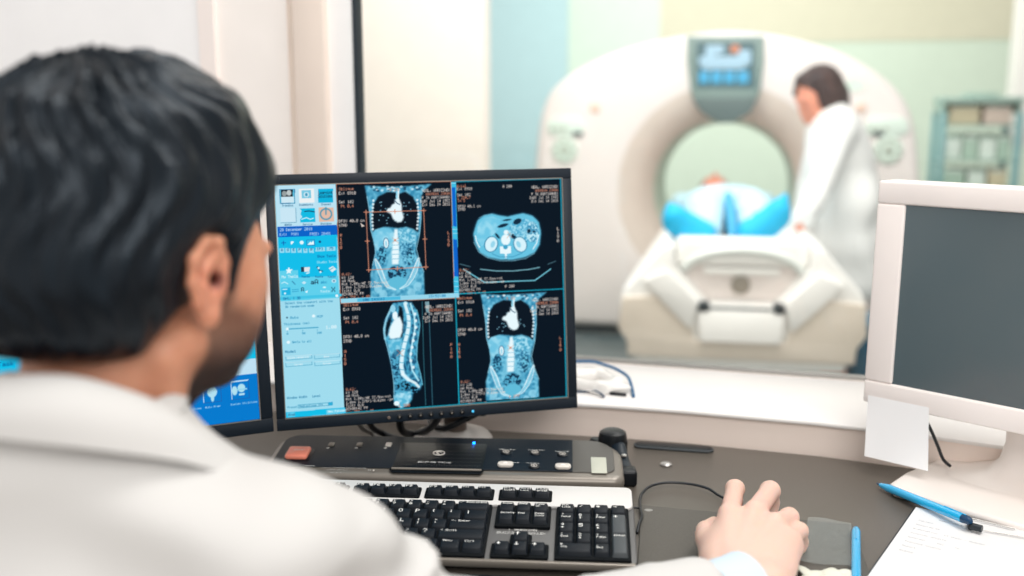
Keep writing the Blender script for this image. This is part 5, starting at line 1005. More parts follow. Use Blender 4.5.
# hair: a full cap over the skull, cut clear of ears, face and nape
F = Field(HO - [.16, .17, .10], HO + [.17, .17, .20], .0022)
F.ell(h(0, -.018, .058), (.092, .110, .098), HB, .01); F.ell(h(0, .040, .096), (.064, .058, .056), HB, .03); F.ell(h(0, -.062, .005), (.078, .066, .062), HB, .03); F.ell(h(.03, .064, .080), (.038, .034, .036), HB, .02)
F.ell(h(0, -.05, -.020), (.066, .052, .040), HB, .02)
for q in (-1, 1): F.cone(h(q * .074, .022, .045), h(q * .070, .024, -.002), .010, .006, .008)
def strands(P):   # flow coordinates: sweeping back from the crown / parting
    q = P - HO; r = q @ HB[0]; f = q @ HB[1]; u = q @ HB[2]; az = np.arctan2(r, f - .02); el = np.arctan2(u - .04, np.hypot(r, f)); return az, el
def hd(x, y, z):
    q = [x - HO[0], y - HO[1], z - HO[2]]; r = sum(q[i] * HB[0][i] for i in range(3)); f = sum(q[i] * HB[1][i] for i in range(3)); u = sum(q[i] * HB[2][i] for i in range(3)) - .04
    az = np.arctan2(r, f + .055); rr_ = np.hypot(r, f + .055); el = np.arctan2(u, rr_); t = az * 9 + 2.5 * np.sin(el * 4) + 2.0 * np.sin(az * 3 + 1)
    top = np.clip((u + .0) / .06, 0, 1)
    return (-.0040 * np.sin(t) * np.sin(el * 6 + az * 4 + .5) - .0024 * np.sin(az * 23 + 4 * np.sin(el * 5)) - .0012 * np.sin(az * 51 + 7 * np.sin(el * 4))) * (.35 + .65 * top)
F.put(hd, HO - [.16, .17, .10], HO + [.17, .17, .20], 0, 'd', 0)
# cuts
F.ell(h(0, .118, -.030), (.075, .062, .088), HB, .012, 's')                      # face
F.ell(h(0, .130, .020), (.058, .045, .050), HB, .010, 's')
for q in (-1, 1):
    F.ell(h(q * .100, -.007, .002), (.034, .027, .038), HB, .010, 's'); F.ell(h(q * .080, .0, -.060), (.045, .046, .050), HB, .010, 's'); F.ell(h(q * .10, .062, -.01), (.045, .034, .060), HB, .008, 's')
F.put(lambda x, y, z: ((x - HO[0]) * HB[2][0] + (y - HO[1]) * HB[2][1] + (z - HO[2]) * HB[2][2]) + .052, HO - .2, HO + .2, .012, 's', 0)
def hair_mask(P):
    q = P - HO; r = q @ HB[0]; f = q @ HB[1] + .055; u = q @ HB[2] - .04; az = np.arctan2(r, f); el = np.arctan2(u, np.hypot(r, f))
    return np.stack([az * 16 + 1.2 * np.sin(el * 5), el * 1.6, az * 2], 1)
hair = F.mesh('hair', 'hair', man, hair_mask)
# lab coat
F = Field((-.80, .24, .46), (.30, 1.06, 1.09), .0034)
F.cone(NK + [0, 0, .014], SH_R + [-.004, 0, .010], .072, .054, .03); F.ell(SH_R + [-.005, -.004, .010], (.060, .058, .052), None, .025); F.cone(SH_R + [-.004, 0, .0], SH_R * .5 + EL_R * .5 + [-.008, 0, -.004], .056, .044, .025); F.cone(NK + [0, 0, .020], SH_L + [0, 0, .006], .078, .056, .03); F.cone(NK + [0, 0, .02], NK + [-.004, -.004, .060], .088, .080, .03)
F.ell(CH + [-.0, -.008, 0], (.190, .135, .235), TB, .05); F.ell(CH + [-.0, -.02, -.20], (.190, .135, .22), TB, .05)
F.cone(SH_R, EL_R, .057, .049, .03); CUF = EL_R * .165 + WR_R * .835; F.cone(EL_R, EL_R * .5 + WR_R * .5, .049, .045, .02); F.cone(EL_R * .5 + WR_R * .5, CUF, .047, .040, .01)
F.cone(SH_L, EL_L, .057, .052, .03)
# soft folds
def folds(P0, P1, amp, n, wd, ph=0, tw=.6):     # rings of creases between two joints
    P0 = np.array(P0); P1 = np.array(P1); d = P1 - P0; L = np.linalg.norm(d); d = d / L; e = np.cross(d, [0, 0, 1]); e /= np.linalg.norm(e); g2 = np.cross(d, e)
    def fn(x, y, z):
        q = (x - P0[0], y - P0[1], z - P0[2]); t = sum(q[i] * d[i] for i in range(3)); a = sum(q[i] * e[i] for i in range(3)); b = sum(q[i] * g2[i] for i in range(3)); an = np.arctan2(b, a); rad_ = np.hypot(a, b)
        w_ = np.clip(1 - np.abs(t / L - .5) / .75, 0, 1) * np.clip(1 - (rad_ - .05) / wd, 0, 1); s_ = t / L * n * 2 * PI + tw * 3 * np.sin(an + ph) + 1.3 * np.sin(2 * an + ph * 2)
        return amp * w_ * (np.abs(np.sin(s_ / 2)) ** .7 - .5) * (.55 + .45 * np.sin(an * 1.5 + ph + t * 30))
    m = .13; F.put(fn, np.minimum(P0, P1) - m, np.maximum(P0, P1) + m, 0, 'd', 0)
folds(SH_R, EL_R, .011, 3.2, .06, .4); folds(EL_R, CUF, .007, 3.0, .05, 1.1); folds(EL_R - [.05, .03, -.03], EL_R + [.05, .03, -.0], .005, 2.2, .05, 2.)
def creases(segs):
    for a, b, r, dp in segs: F.cone(a, b, r, r * .6, dp, 's')
def backp(x, y, d): return dep(x, y, d)
def drape(x, y, z): return .0085 * np.sin(x * 21 + y * 10 + z * 22 + 1.3 * np.sin(z * 21 + x * 6)) * np.sin(z * 17 - x * 13 + 1) + .0018 * np.sin(x * 55 - z * 38 + 2 * np.sin(y * 30))
F.put(drape, (-.8, .24, .46), (.05, 1.06, 1.02), 0, 'd', 0)
# opening for the neck, then the sleeve mouth
F.cone(NK + [0, 0, .02], NK + [.0, 0, .16], .060, .066, .006, 's')
dW = (WR_R - EL_R) / np.linalg.norm(WR_R - EL_R); F.cone(CUF + dW * .040, CUF + dW * .075, .042, .042, .001, 's'); F.cone(CUF - dW * .01, CUF + dW * .06, .031, .034, .003, 's')
F.put(lambda x, y, z: z - .482, (-.8, .24, .44), (.3, 1.06, .486), .002, 's', 0)
F.put(lambda x, y, z: z - TOP - .0012 + 10 * (((y < .94) | (x > .3)) & (y < .62)), EL_R - [.01, .01, .1], WR_R + [.1, .1, .0], .003, 's', 0)
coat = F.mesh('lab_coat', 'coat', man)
# standing and turned-down collar: a ribbon round the neck with real thickness
def ribbon(name, top, bot, th, parent, m, nv=8, bulge=.01):
    T_ = smooth_path(top, 6); B_ = smooth_path(bot, 6); n = len(T_); c = np.mean(T_, 0); vs = []
    for lay in (0, 1):
        for i in range(n):
            out = (T_[i] + B_[i]) / 2 - c; out[2] = 0; out /= np.linalg.norm(out)
            for j in range(nv + 1): v = j / nv; vs.append(T_[i] * (1 - v) + B_[i] * v + out * (bulge * math.sin(PI * v ** .7) + (th / 2 if lay else -th / 2)) + np.array([0, 0, .004 * math.sin(PI * min(1, v * 3)) * 0]))
    k_ = n * (nv + 1); fs = []
    for i in range(n - 1):
        for j in range(nv): a = i * (nv + 1) + j; fs += [[a, a + 1, a + nv + 2, a + nv + 1], [k_ + a, k_ + a + nv + 1, k_ + a + nv + 2, k_ + a + 1]]
    for i in range(n - 1):
        for j in (0, nv): a = i * (nv + 1) + j; fs.append([a, a + nv + 1, k_ + a + nv + 1, k_ + a])
    for i in (0, n - 1):
        for j in range(nv): a = i * (nv + 1) + j; fs.append([a, a + 1, k_ + a + 1, k_ + a])
    mb = MB(); mb.add(vs, fs, 0, True); o = mb.build(name, m, parent, math.radians(60)); return o
NC = NK + [0, 0, 0]
def ringp(a, r, z, sx=1.0): a = math.radians(a); d = -HB[1] * math.cos(a) + HB[0] * math.sin(a); d = np.array([d[0], d[1], 0]); d /= np.linalg.norm(d); return np.array([NC[0], NC[1], 0]) + d * r + np.array([0, 0, z])
top = [ringp(a, r, z + .015) for a, r, z in ((-150, .080, .955), (-110, .074, .99), (-60, .070, 1.024), (-20, .070, 1.044), (15, .071, 1.050), (50, .074, 1.048), (85, .079, 1.024), (115, .088, .980), (140, .100, .930))]
bot = [ringp(a, r, z + .012) for a, r, z in ((-150, .11, .925), (-110, .100, .972), (-60, .094, 1.0), (-20, .092, 1.018), (15, .093, 1.022), (50, .098, 1.014), (85, .108, .990), (115, .122, .952), (140, .137, .912))]
ribbon('collar', top, bot, .007, coat, 'coat', bulge=.008)
# blue shirt cuff showing past the sleeve
mb = MB(); n = 26; e1 = np.cross(dW, [0, 0, 1]); e1 /= np.linalg.norm(e1); e2 = np.cross(e1, dW); vs = []
for r_, t_ in ((.0300, .020), (.0305, .046), (.0320, .060), (.0318, .0615), (.0295, .060), (.0285, .020)):
    for q in range(n): a = 2 * PI * q / n; vs.append(CUF + dW * t_ + (e1 * math.cos(a) * 1.02 + e2 * math.sin(a) * .92) * r_ * 1.12)
fs = [[i * n + q, i * n + (q + 1) % n, (i + 1) * n + (q + 1) % n, (i + 1) * n + q] for i in range(5) for q in range(n)] + [[5 * n + q, 5 * n + (q + 1) % n, (q + 1) % n, q] for q in range(n)]
mb.add(vs, fs, 0, True); mb.build('shirt_cuff', 'cuff', man, label='pale blue shirt cuff')
# ------------------------------------------------------------------ scanner gantry in the exam room
GY = math.radians(13); gn = np.array([-math.sin(GY), -math.cos(GY), 0]); gr = np.array([math.cos(GY), -math.sin(GY), 0]); gz = np.array([0, 0, 1.])
G0 = dep(723, 192, 5.1); GZ = G0[2]
def ong(x, y, off=0.): r = ray(x, y); o = G0 + gn * off; p = CAM + r * (((o - CAM) @ gn) / (r @ gn)); q = p - G0; return q @ gr, q[2]
gan = thing('scanner', (G0[0] - gn[0] * .35, G0[1] - gn[1] * .35, 0), 'large white ring-shaped body scanner with a round opening and top display', 'scanner')
ol = [ong(x, y) for x, y in ((556, 334), (540, 300), (534, 240), (533, 180), (537, 130), (542, 106), (552, 88), (572, 72), (602, 57), (642, 44), (690, 34), (725, 30.5), (765, 33), (810, 42), (850, 56), (882, 75), (904, 97), (915, 122), (920, 160), (922, 210), (921, 270), (912, 336))]
zb = .045 - GZ; ol = [(x, max(z, zb)) for x, z in ol]; ol[0] = (ol[0][0], zb); ol[-1] = (ol[-1][0], zb)
ol = [tuple(p) for p in smooth_path([np.array(p) for p in ol], 4)]; ol.append(ol[0])
def rout(a):
    d = np.array([math.cos(a), math.sin(a)]); best = 9
    for i in range(len(ol) - 1):
        p = np.array(ol[i]); e = np.array(ol[i + 1]) - p; den = d[0] * e[1] - d[1] * e[0]
        if abs(den) < 1e-9: continue
        t = (p[0] * e[1] - p[1] * e[0]) / den; u = (p[0] * d[1] - p[1] * d[0]) / den
        if t > 0 and -1e-6 <= u <= 1 + 1e-6: best = min(best, t)
    return best
NA = 160; angs = [2 * PI * i / NA for i in range(NA)]; ro = [rout(a) for a in angs]
rings = [('o', .97, .78), ('o', 1., .68), ('o', 1., .075), ('o', .992, .030), ('o', .972, .006), ('o', .945, 0), ('m', .62, 0), ('m', .54, .006), ('m', .47, .030), ('m', .41, .075), ('m', .365, .14), ('m', .342, .23), ('m', .342, .62), ('m', .40, .74), ('o', .97, .78)]
mb = MB(); vs = []; fs = []
for kind, v, dp_ in rings:
    for a, R_ in zip(angs, ro): r_ = R_ * v if kind == 'o' else min(v, R_ * .93); p = G0 + gr * math.cos(a) * r_ + gz * math.sin(a) * r_ - gn * dp_; vs.append(p)
n = len(vs)
for i in range(len(rings) - 1):
    mi = 0 if i < 7 else (1 if i < 10 else 2); f = [[i * NA + q, (i + 1) * NA + q, (i + 1) * NA + (q + 1) % NA, i * NA + (q + 1) % NA] for q in range(NA)]; fs.append((mi, f))  # funnel rings get a darker gantry colour, painting their shading
mb.v = [Vector(v) for v in vs]
for mi, f in fs:
    for q in f: mb.f.append(q); mb.m.append(mi); mb.sm.append(True)
mb.build('housing', ['gantry', 'gantry_funnel_shade', 'bore'], gan, math.radians(50))
TG = rmat(gr, -gn, gz, G0)     # x right, y into the machine, z up
def gprism(pts, d0, d1, m, name, r=.004, parent=gan, **kw):
    mb = MB(); T = TG @ Matrix.Rotation(PI / 2, 4, 'X'); mb.prism(pts, d0, d1, r, 2, T=T); return mb.build(name, m, parent, **kw)    # d0, d1 towards the camera
dsp = [ong(x, y) for x, y in ((687, 36), (764, 36), (764, 62), (760, 92), (748, 114), (733, 123), (718, 123), (703, 114), (691, 92), (687, 62))]
dh = gprism(dsp, -.02, .025, 'gpanel', 'display_housing', .010, label='grey-green display housing')
gprism([ong(x, y, .03) for x, y in ((692, 98), (758, 98), (750, 113), (734, 121), (717, 121), (702, 113))], .02, .033, 'gpanel_dark', 'speaker', .004, dh)
sc_ = gprism([ong(x, y, .03) for x, y in ((696, 42), (755, 42), (755, 88), (696, 88))], .02, .029, 'lcd_dim', 'screen', .003, dh)
for bx, m in (((706, 45, 724, 54), 'lcd_white'), ((730, 45, 740, 53), 'lcd_orange'), ((699, 56, 751, 65), 'lcd_white'), ((705, 49, 716, 60), 'lcd_white'), ((738, 50, 751, 58), 'lcd_white'), ((702, 65, 745, 69), 'lcd_white'), ((699, 71, 709, 83), 'lcd_cyan'), ((711, 71, 722, 83), 'lcd_cyan'), ((724, 71, 735, 83), 'lcd_cyan'), ((737, 71, 749, 83), 'lcd_cyan')):
    x0, z0 = ong(bx[0], bx[3], .03); x1, z1 = ong(bx[2], bx[1], .03); gprism(rr(x0, z0, x1, z1, (.01,) * 4, 3), .028, .0315, m, 'readout', .0006, sc_)
for sx, (px_, py_), (qx, qy) in ((0, (566, 127), (565, 150)), (1, (887, 127), (888, 150))):
    x, z = ong(px_, py_); cp_ = gprism(rr(x - .10, z - .045, x + .10, z + .05, (.04, .05, .05, .04), 5), -.01, .012, 'gantry_trim', 'control_panel', .006)
    x2, z2 = ong(578 if not sx else 878, 134); gprism(rr(x2 - .026, z2 - .011, x2 + .026, z2 + .011, (.006,) * 4, 3), .008, .016, 'gbtn_dark', 'small_display', .002, cp_)
    for k in range(3): gprism(rr(x - .085 + k * .033, z - .02, x - .060 + k * .033, z + .0, (.006,) * 4, 3), .008, .014, 'gbtn', 'button', .002, cp_)
    x3, z3 = ong(qx, qy); T = TG @ Matrix.Translation((x3, 0, z3)) @ Matrix.Rotation(PI / 2, 4, 'X')
    mb = MB(); mb.lathe([(.070, -.005), (.070, .008), (.058, .014), (.046, .014), (.044, .010)], T.to_translation(), 32, T=T.to_3x3()); dl = mb.build('dial', 'gantry_trim', gan)
    for k in range(8): a = 2 * PI * k / 8; mb = MB(); c = T @ Vector((.052 * math.cos(a), .052 * math.sin(a), .0)); mb.lathe([(.011, .012), (.011, .018), (.006, .020)], c, 10, T=T.to_3x3()); mb.build('button', 'gbtn', dl)
    mb = MB(); mb.lathe([(.020, .008), (.020, .020), (.012, .024)], T.to_translation(), 16, T=T.to_3x3()); mb.build('centre_button', 'gbtn', dl)
    x4, z4 = ong(595 if not sx else 861, 108); T = TG @ Matrix.Translation((x4, 0, z4)) @ Matrix.Rotation(PI / 2, 4, 'X'); mb = MB(); mb.lathe([(.026, -.005), (.026, .006), (.018, .010)], T.to_translation(), 20, T=T.to_3x3()); mb.build('stop_button', 'peach', gan, label='pale orange round stop button')
x4, z4 = ong(855, 85); T = TG @ Matrix.Translation((x4, 0, z4)) @ Matrix.Rotation(PI / 2, 4, 'X'); mb = MB(); mb.lathe([(.045, -.005), (.045, .006), (.036, .006), (.034, .003)], T.to_translation(), 24, T=T.to_3x3(), sy=.7); mb.build('badge', 'gantry_trim', gan)
mb = MB(); mb.T = TG; mb.box((ol[2][0] + .06, .05, -GZ + .001), (ol[-3][0] - .06, .70, -GZ + .06), .01); mb.build('base', 'tbl_dark', gan)

# ------------------------------------------------------------------ patient table
TY = math.radians(10); T0 = dep(743, 238, 3.6); ta = np.array([math.sin(TY), math.cos(TY), 0]); tr = np.array([math.cos(TY), -math.sin(TY), 0])
TT = rmat(tr, ta, (0, 0, 1), (T0[0], T0[1], 0)); CZ = T0[2]      # x right, y into the room, z up; front face of the cradle at y = 0
tb = thing('patient_table', (T0[0] + ta[0] * .8, T0[1] + ta[1] * .8, 0), 'long white motorised patient table leading into the scanner opening', 'table')
def tsec(wf): return [(-.285, CZ - .035), (-.245, CZ - .022), (-.238, CZ - .10), (-.118, .515), (.118, .515), (.238, CZ - .10), (.245, CZ - .022), (.285, CZ - .035), (.30 + .12 * wf, .56), (.31 + .125 * wf, .50), (.31 + .12 * wf, .40), (.30 + .115 * wf, .375), (.28 + .105 * wf, .35), (.27 + .10 * wf, .28), (-.27 - .10 * wf, .28), (-.28 - .105 * wf, .35), (-.30 - .115 * wf, .375), (-.31 - .12 * wf, .40), (-.31 - .125 * wf, .50), (-.30 - .12 * wf, .56)]
ys = [-.06, -.045, .0, .35, .75, 1.15, 1.40]; wfs = [.93, 1, 1.02, .9, .3, .05, 0]; ns = 20; vs = []
for y, wf in zip(ys, wfs):
    for x, z in tsec(wf): vs.append((x * (.985 if y == -.06 else 1), y, z))
fs = [[i * ns + q, (i + 1) * ns + q, (i + 1) * ns + (q + 1) % ns, i * ns + (q + 1) % ns] for i in range(len(ys) - 1) for q in range(ns)]; fs.append(list(range(ns))); fs.append([(len(ys) - 1) * ns + q for q in range(ns)][::-1])
bm = bmesh.new(); bv = [bm.verts.new(v) for v in vs]; [bm.faces.new([bv[i] for i in f]) for f in fs]; bmesh.ops.recalc_face_normals(bm, faces=bm.faces)
bmesh.ops.bevel(bm, geom=[e for e in bm.edges if abs(e.verts[0].co.y - e.verts[1].co.y) > .01 or (abs(e.verts[0].co.y + .06) < .001 and abs(e.verts[1].co.y + .06) < .001)], offset=.007, segments=2, affect='EDGES', profile=.5)
mb = MB(); mb.T = TT; mb.addbm(bm, 0, True); mb.build('housing', 'tbl', tb, math.radians(35))
mb = MB(); mb.T = TT; mb.box((-.31, .10, .001), (.31, 1.38, .285), .03, 3); mb.build('base', 'tbl_base', tb)
mb = MB(); mb.T = TT; mb.prism(rr(-.236, 0, .236, .10, (.02, .02, .02, .02), 4), CZ - .106, CZ - .006, .016, 4); mb.prism(rr(-.232, .06, .232, 1.95, (.02, .02, .02, .02), 4), CZ - .090, CZ - .056, .010, 3); mb.build('cradle', 'tbl', tb)
mb = MB(); mb.T = TT; mb.prism([(-.20, .03), (.20, .03), (.20, .10), (-.20, .10)], .516, CZ - .093, .006, 2); mb.build('end_plate', 'gantry', tb)
mb = MB(); Q = [(.205 * math.sin(a), -.03 - .015 * math.cos(a), CZ - .125 + .085 * math.cos(a)) for a in np.linspace(-1.45, 1.45, 22)]; mb.T = TT
PP = [TT @ Vector(q) for q in Q]; mb.T = None; mb.tube(PP, .017, 10); mb.build('handle', 'arch', tb, label='curved pale handle')
T = TT @ Matrix.Translation((.0, .028, .575)) @ Matrix.Rotation(PI / 2, 4, 'X'); mb = MB(); mb.lathe([(.034, -.02), (.034, .012), (.028, .016), (.012, .016)], T.to_translation(), 28, T=T.to_3x3()); mb.build('round_cap', 'emblem', tb, label='brown-grey round cap')
mb = MB(); mb.T = TT; mb.box((-.135, .005, .612), (.135, .028, .64), .006, 2); mb.build('panel_strip', 'tbl', tb)
for sx in (-1, 1): mb = MB(); mb.T = TT; mb.box((sx * .132 - .020, -.085, .490), (sx * .132 + .020, -.035, .528), .006, 2); mb.build('hinge', 'tbl_dark', tb)
mb = MB(); mb.T = TT; mb.box((-.112, -.078, .497), (.112, -.058, .509), .003, 2); mb.build('hinge_bar', 'tbl_dark', tb)
mb = MB(); mb.T = TT @ Matrix.Translation((0, -.068, .500)) @ Matrix.Rotation(math.radians(-10), 4, 'X'); mb.prism([(-.140, -.118), (.140, -.118), (.152, 0), (-.152, 0)], -.012, .012, .006, 2, T=Matrix.Rotation(PI / 2, 4, 'X')); mb.build('front_flap', 'tbl', tb)
mb = MB(); mb.T = TT; mb.prism([(-.425, .535), (-.27, .545), (-.178, .45), (-.162, .385), (.162, .385), (.178, .45), (.27, .545), (.425, .535), (.437, .42), (.405, .375), (.40, .315), (-.40, .315), (-.405, .375), (-.437, .42)], .055, .075, .008, 3, T=Matrix.Rotation(PI / 2, 4, 'X')); mb.build('bumper', 'tbl_beige', tb, label='beige lower front shell')  # lower shell has its own darker beige
for sx in (-1, 1):     # sloping wings beside the flap
    mb = MB(); mb.T = TT; mb.prism([(sx * .150, .520), (sx * .262, .640), (sx * .345, .600), (sx * .300, .545), (sx * .180, .425)][::sx], .060, .086, .006, 2, T=Matrix.Rotation(PI / 2, 4, 'X')); mb.build('wing', 'tbl', tb)

# ------------------------------------------------------------------ patient lying on the table, feet towards the window
def tp(x, y, z): return np.array(TT @ Vector((x - .03, y, z)))
PBx = np.array([tr, ta, [0, 0, 1.]])
pz = CZ - .054; cz = CZ
F = Field(np.minimum(tp(-.36, .02, 0), tp(.36, .02, 0)) * [1, 1, 0] + [-.25, -.15, .60], tp(.36, 1.95, 1.06) + [.2, .1, 0], .007)
HE = tp(-.040, 1.46, cz + .036); PB_ = np.array([tr, [0, 0, 1.], ta])      # face up, crown towards the scanner
F.ell(HE + ta * .02 + [0, 0, -.005], (.074, .082, .098), PB_, .02); F.ell(HE - ta * .05 + [0, 0, .020], (.055, .055, .06), PB_, .02); F.cone(HE + [0, 0, .075], HE - ta * .028 + [0, 0, .092], .010, .012, .012)
for q in (-1, 1): F.ell(HE + tr * q * .076, (.010, .018, .028), PB_, .008); F.ell(HE + tr * q * .03 + ta * .01 + [0, 0, .068], (.014, .010, .010), PB_, .006)
F.cone(HE - ta * .07, tp(0, 1.26, cz + .020), .050, .055, .03)
F.ell(tp(0, 1.08, cz + .022), (.165, .24, .074), PBx, .04); F.ell(tp(0, .86, cz + .022), (.155, .16, .072), PBx, .05)
for q in (-1, 1):      # arms laid back beside the head
    F.cone(tp(q * .15, 1.22, cz + .01), tp(q * .205, 1.42, cz - .014), .042, .034, .03); F.cone(tp(q * .205, 1.42, cz - .014), tp(q * .150, 1.63, cz - .008), .033, .024, .01); F.ell(tp(q * .125, 1.70, cz - .012), (.035, .05, .016), PBx, .01)
    for k in range(5): F.cone(tp(q * (.100 + .013 * k), 1.73, cz - .014), tp(q * (.085 + .016 * k), 1.79 - .01 * abs(k - 2), cz - .02), .008, .007, .004)
    F.cone(tp(q * .085, .84, cz + .024), tp(q * .095, .50, cz + .026), .074, .058, .03); F.cone(tp(q * .095, .50, cz + .026), tp(q * .085, .20, cz + .002), .054, .036, .02)
    F.cone(tp(q * .085, .20, cz + .0), dep(*((704, 234), (750, 233))[q > 0], 3.80), .030, .028, .02); F.cone(dep(*((704, 234), (750, 233))[q > 0], 3.80), dep(*((681, 219), (773, 215))[q > 0], 3.80), .030, .024, .02)
pat = F.mesh('person', 'skin_far', None, lambda P: np.zeros((len(P), 3))); pat['label'] = 'patient lying on the scanner table in a light blue gown, feet forward'; pat['category'] = 'person'
F = Field(HE - .16, HE + .16, .006); F.ell(HE + ta * .045 + [0, 0, -.010], (.082, .088, .085), PB_, .01); F.ell(HE - ta * .05 + [0, 0, .05], (.07, .07, .075), PB_, .01, 's'); F.put(lambda x, y, z: z - pz - .003, HE - .2, HE + [.2, .2, 0], .003, 's', 0); F.mesh('hair', 'hair_brown', pat, lambda P: P * 30)
F = Field(np.minimum(tp(-.36, .02, 0), tp(.36, .02, 0)) * [1, 1, 0] + [-.25, -.15, .60], tp(.36, 1.9, 1.10) + [.2, .1, 0], .007)
F.ell(tp(0, 1.06, cz + .020), (.185, .25, .086), PBx, .04); F.ell(tp(0, .86, cz + .022), (.178, .20, .088), PBx, .05)
for q in (-1, 1):
    F.cone(tp(q * .15, 1.20, cz + .01), tp(q * .20, 1.31, cz + .0), .052, .046, .03)
    F.cone(tp(q * .092, .84, cz + .026), tp(q * .098, .50, cz + .032), .084, .080, .022); F.cone(tp(q * .098, .50, cz + .032), tp(q * .098, .22, cz + .004), .080, .060, .02)
F.put(lambda x, y, z: .006 * np.sin(x * 31 + z * 40) * np.sin(y * 17 + x * 9), tp(-.6, 0, .7), tp(.6, 1.5, 1.1), 0, 'd', 0)
F.put(lambda x, y, z: z - pz - .003, (-.5, 3, .5), (3, 6, pz + .008), .004, 's', 0)
F.mesh('gown', 'gown', pat)
mb = MB(); mb.tube([tp(0, y, z) for y, z in ((.15, cz - .02), (.20, cz + .0), (.35, cz + .045), (.55, cz + .070), (.75, cz + .085), (.88, cz + .085))], [.014, .020, .022, .022, .018, .008], 10); mb.build('gown_seam', 'gown_seam', pat, label='darker blue fold between the legs')
for q, (a_, b_, c_) in ((-1, ((704, 234), (675, 217), (670, 206))), (1, ((750, 233), (778, 212), (785, 197)))):
    F = Field(tp(-.33, -.02, pz - .02) - [.1, .1, 0], tp(.33, .36, cz + .24) + [.1, .05, 0], .005); A = dep(*a_, 3.76); B_ = dep(*b_, 3.76); C_ = dep(*c_, 3.77)
    F.cone(A, B_, .046, .046, .02); F.cone(B_, C_, .046, .014, .016); F.cone(A + [0, 0, -.04], B_ + [0, 0, -.03], .046, .040, .02); F.cone(A + ta * .04, B_ * .6 + A * .4 + ta * .05, .044, .038, .02); F.cone(A + ta * .06, tp(q * .098, .26, cz + .004), .045, .064, .02)
    F.put(lambda x, y, z: z - pz - .002, (-.5, 3, .5), (3, 6, pz + .006), .003, 's', 0); F.put(lambda x, y, z: .105 - ((x - T0[0]) * ta[0] + (y - T0[1]) * ta[1]), (-.5, 3, .5), (3, 6, 1.2), .003, 's', 0) if False else None
    F.mesh('shoe_cover', 'cyan_sheet', pat)['label'] = 'bright cyan blue shoe cover'

# ------------------------------------------------------------------ radiographer beside the table
F = Field((1.02, 4.0, 0), (1.80, 4.80, 1.46), .0075); ND = 4.45
def nd(x, y, d=ND): return dep(x, y, d)
nb = basis(math.radians(-98), math.radians(-22)); NH = nd(818, 93); sN = 1.0
add_head(F, NH + nb[2] * -.02, nb, sN)
CHN = nd(832, 128); NKN = NH - nb[2] * .13 - nb[1] * .03; WA = nd(840, 168); HI = nd(846, 205)
F.cone(NH - nb[2] * .06 - nb[1] * .015, NKN + [.03, 0, -.02], .042, .05, .03)
F.ell(CHN + [.01, 0, -.06], (.105, .165, .165), None, .04); F.cone(WA, HI, .125, .13, .05); F.ell(HI, (.125, .16, .12), None, .04)
sR = CHN + np.array([-.005, -.155, -.015]); sL = CHN + np.array([-.005, .150, -.01])
eR = nd(822, 182, 4.20); hR = nd(799, 230, 4.0); F.cone(CHN + [0, 0, -.0], sR, .06, .052, .04); F.cone(CHN, sL, .06, .052, .04); F.cone(sR, eR, .047, .038, .02); F.cone(eR, hR, .037, .024, .01)
hd_ = (hR - eR) / np.linalg.norm(hR - eR); hc = hR + hd_ * .035; F.ell(hc, (.030, .042, .014), basis(math.atan2(hd_[0], hd_[1])), .012); hdh = np.array([hd_[0], hd_[1], -.15]); hdh /= np.linalg.norm(hdh); sd = np.cross(hdh, [0, 0, 1]); sd /= np.linalg.norm(sd)
for k in range(4): b0_ = hc + hdh * .034 + sd * (k - 1.5) * .0155; F.cone(b0_, b0_ + hdh * (.052, .060, .055, .042)[k] + [0, 0, -.006], .0082, .0072, .003)
F.cone(hc - sd * .022, hc - sd * .046 + hdh * .034, .0095, .008, .005)
eL = sL + np.array([-.03, .03, -.25]); hL = eL + np.array([-.05, -.02, -.20]); F.cone(sL, eL, .047, .038, .02); F.cone(eL, hL, .037, .024, .01); F.ell(hL + [-.01, 0, -.04], (.018, .032, .042), None, .01)
for k in range(4): b0_ = hL + np.array([-.012, (k - 1.5) * .0155, -.075]); F.cone(b0_, b0_ + [-.01, 0, -.055], .0082, .0072, .003)
F.cone(hL + [-.012, -.02, -.03], hL + [-.02, -.046, -.065], .0095, .008, .005)
for q in (-1, 1):
    hp_ = HI + np.array([.01, q * .065, -.04]); kn = np.array([1.50, HI[1] + q * .08, .42]); an_ = np.array([1.53, HI[1] + q * .08, .085]); F.cone(hp_, kn, .075, .055, .03); F.cone(kn, an_, .053, .034, .02); F.cone(an_ + [.02, 0, -.04], an_ + [-.13, 0, -.052], .034, .028, .02)
def nmask(P): return np.zeros((len(P), 3))
nur = F.mesh('person', 'skin_far', None, nmask); nur['label'] = 'brown-haired person in a white coat leaning over the scanner table'; nur['category'] = 'person'
F = Field(NH - .2, NH + .2, .006)
HN = lambda r, f, u: NH + nb[2] * -.02 + sN * (r * nb[0] + f * nb[1] + u * nb[2])
F.ell(HN(0, -.018, .052), (.084, .100, .090), nb, .01); F.ell(HN(0, -.055, -.02), (.070, .055, .075), nb, .03); F.cone(HN(.055, -.01, .02), HN(.06, .01, -.09), .030, .018, .02); F.cone(HN(-.055, -.01, .02), HN(-.06, .01, -.09), .030, .018, .02); F.cone(HN(0, -.075, -.02), HN(0, -.085, -.115), .058, .036, .03); F.cone(HN(.05, -.03, -.02), HN(.055, -.045, -.115), .036, .024, .03); F.cone(HN(-.05, -.03, -.02), HN(-.055, -.045, -.115), .036, .024, .03); [F.ell(HN(q * .070, -.010, -.015), (.026, .046, .060), nb, .02) for q in (-1, 1)]; F.cone(HN(0, .05, .10), HN(.05, .07, .05), .03, .018, .02)
F.ell(HN(0, .115, -.02), (.052, .055, .080), nb, .01, 's')
def hdn(x, y, z): return -.004 * np.sin((x + z * .4) * 180) * np.sin(y * 90 + z * 40)
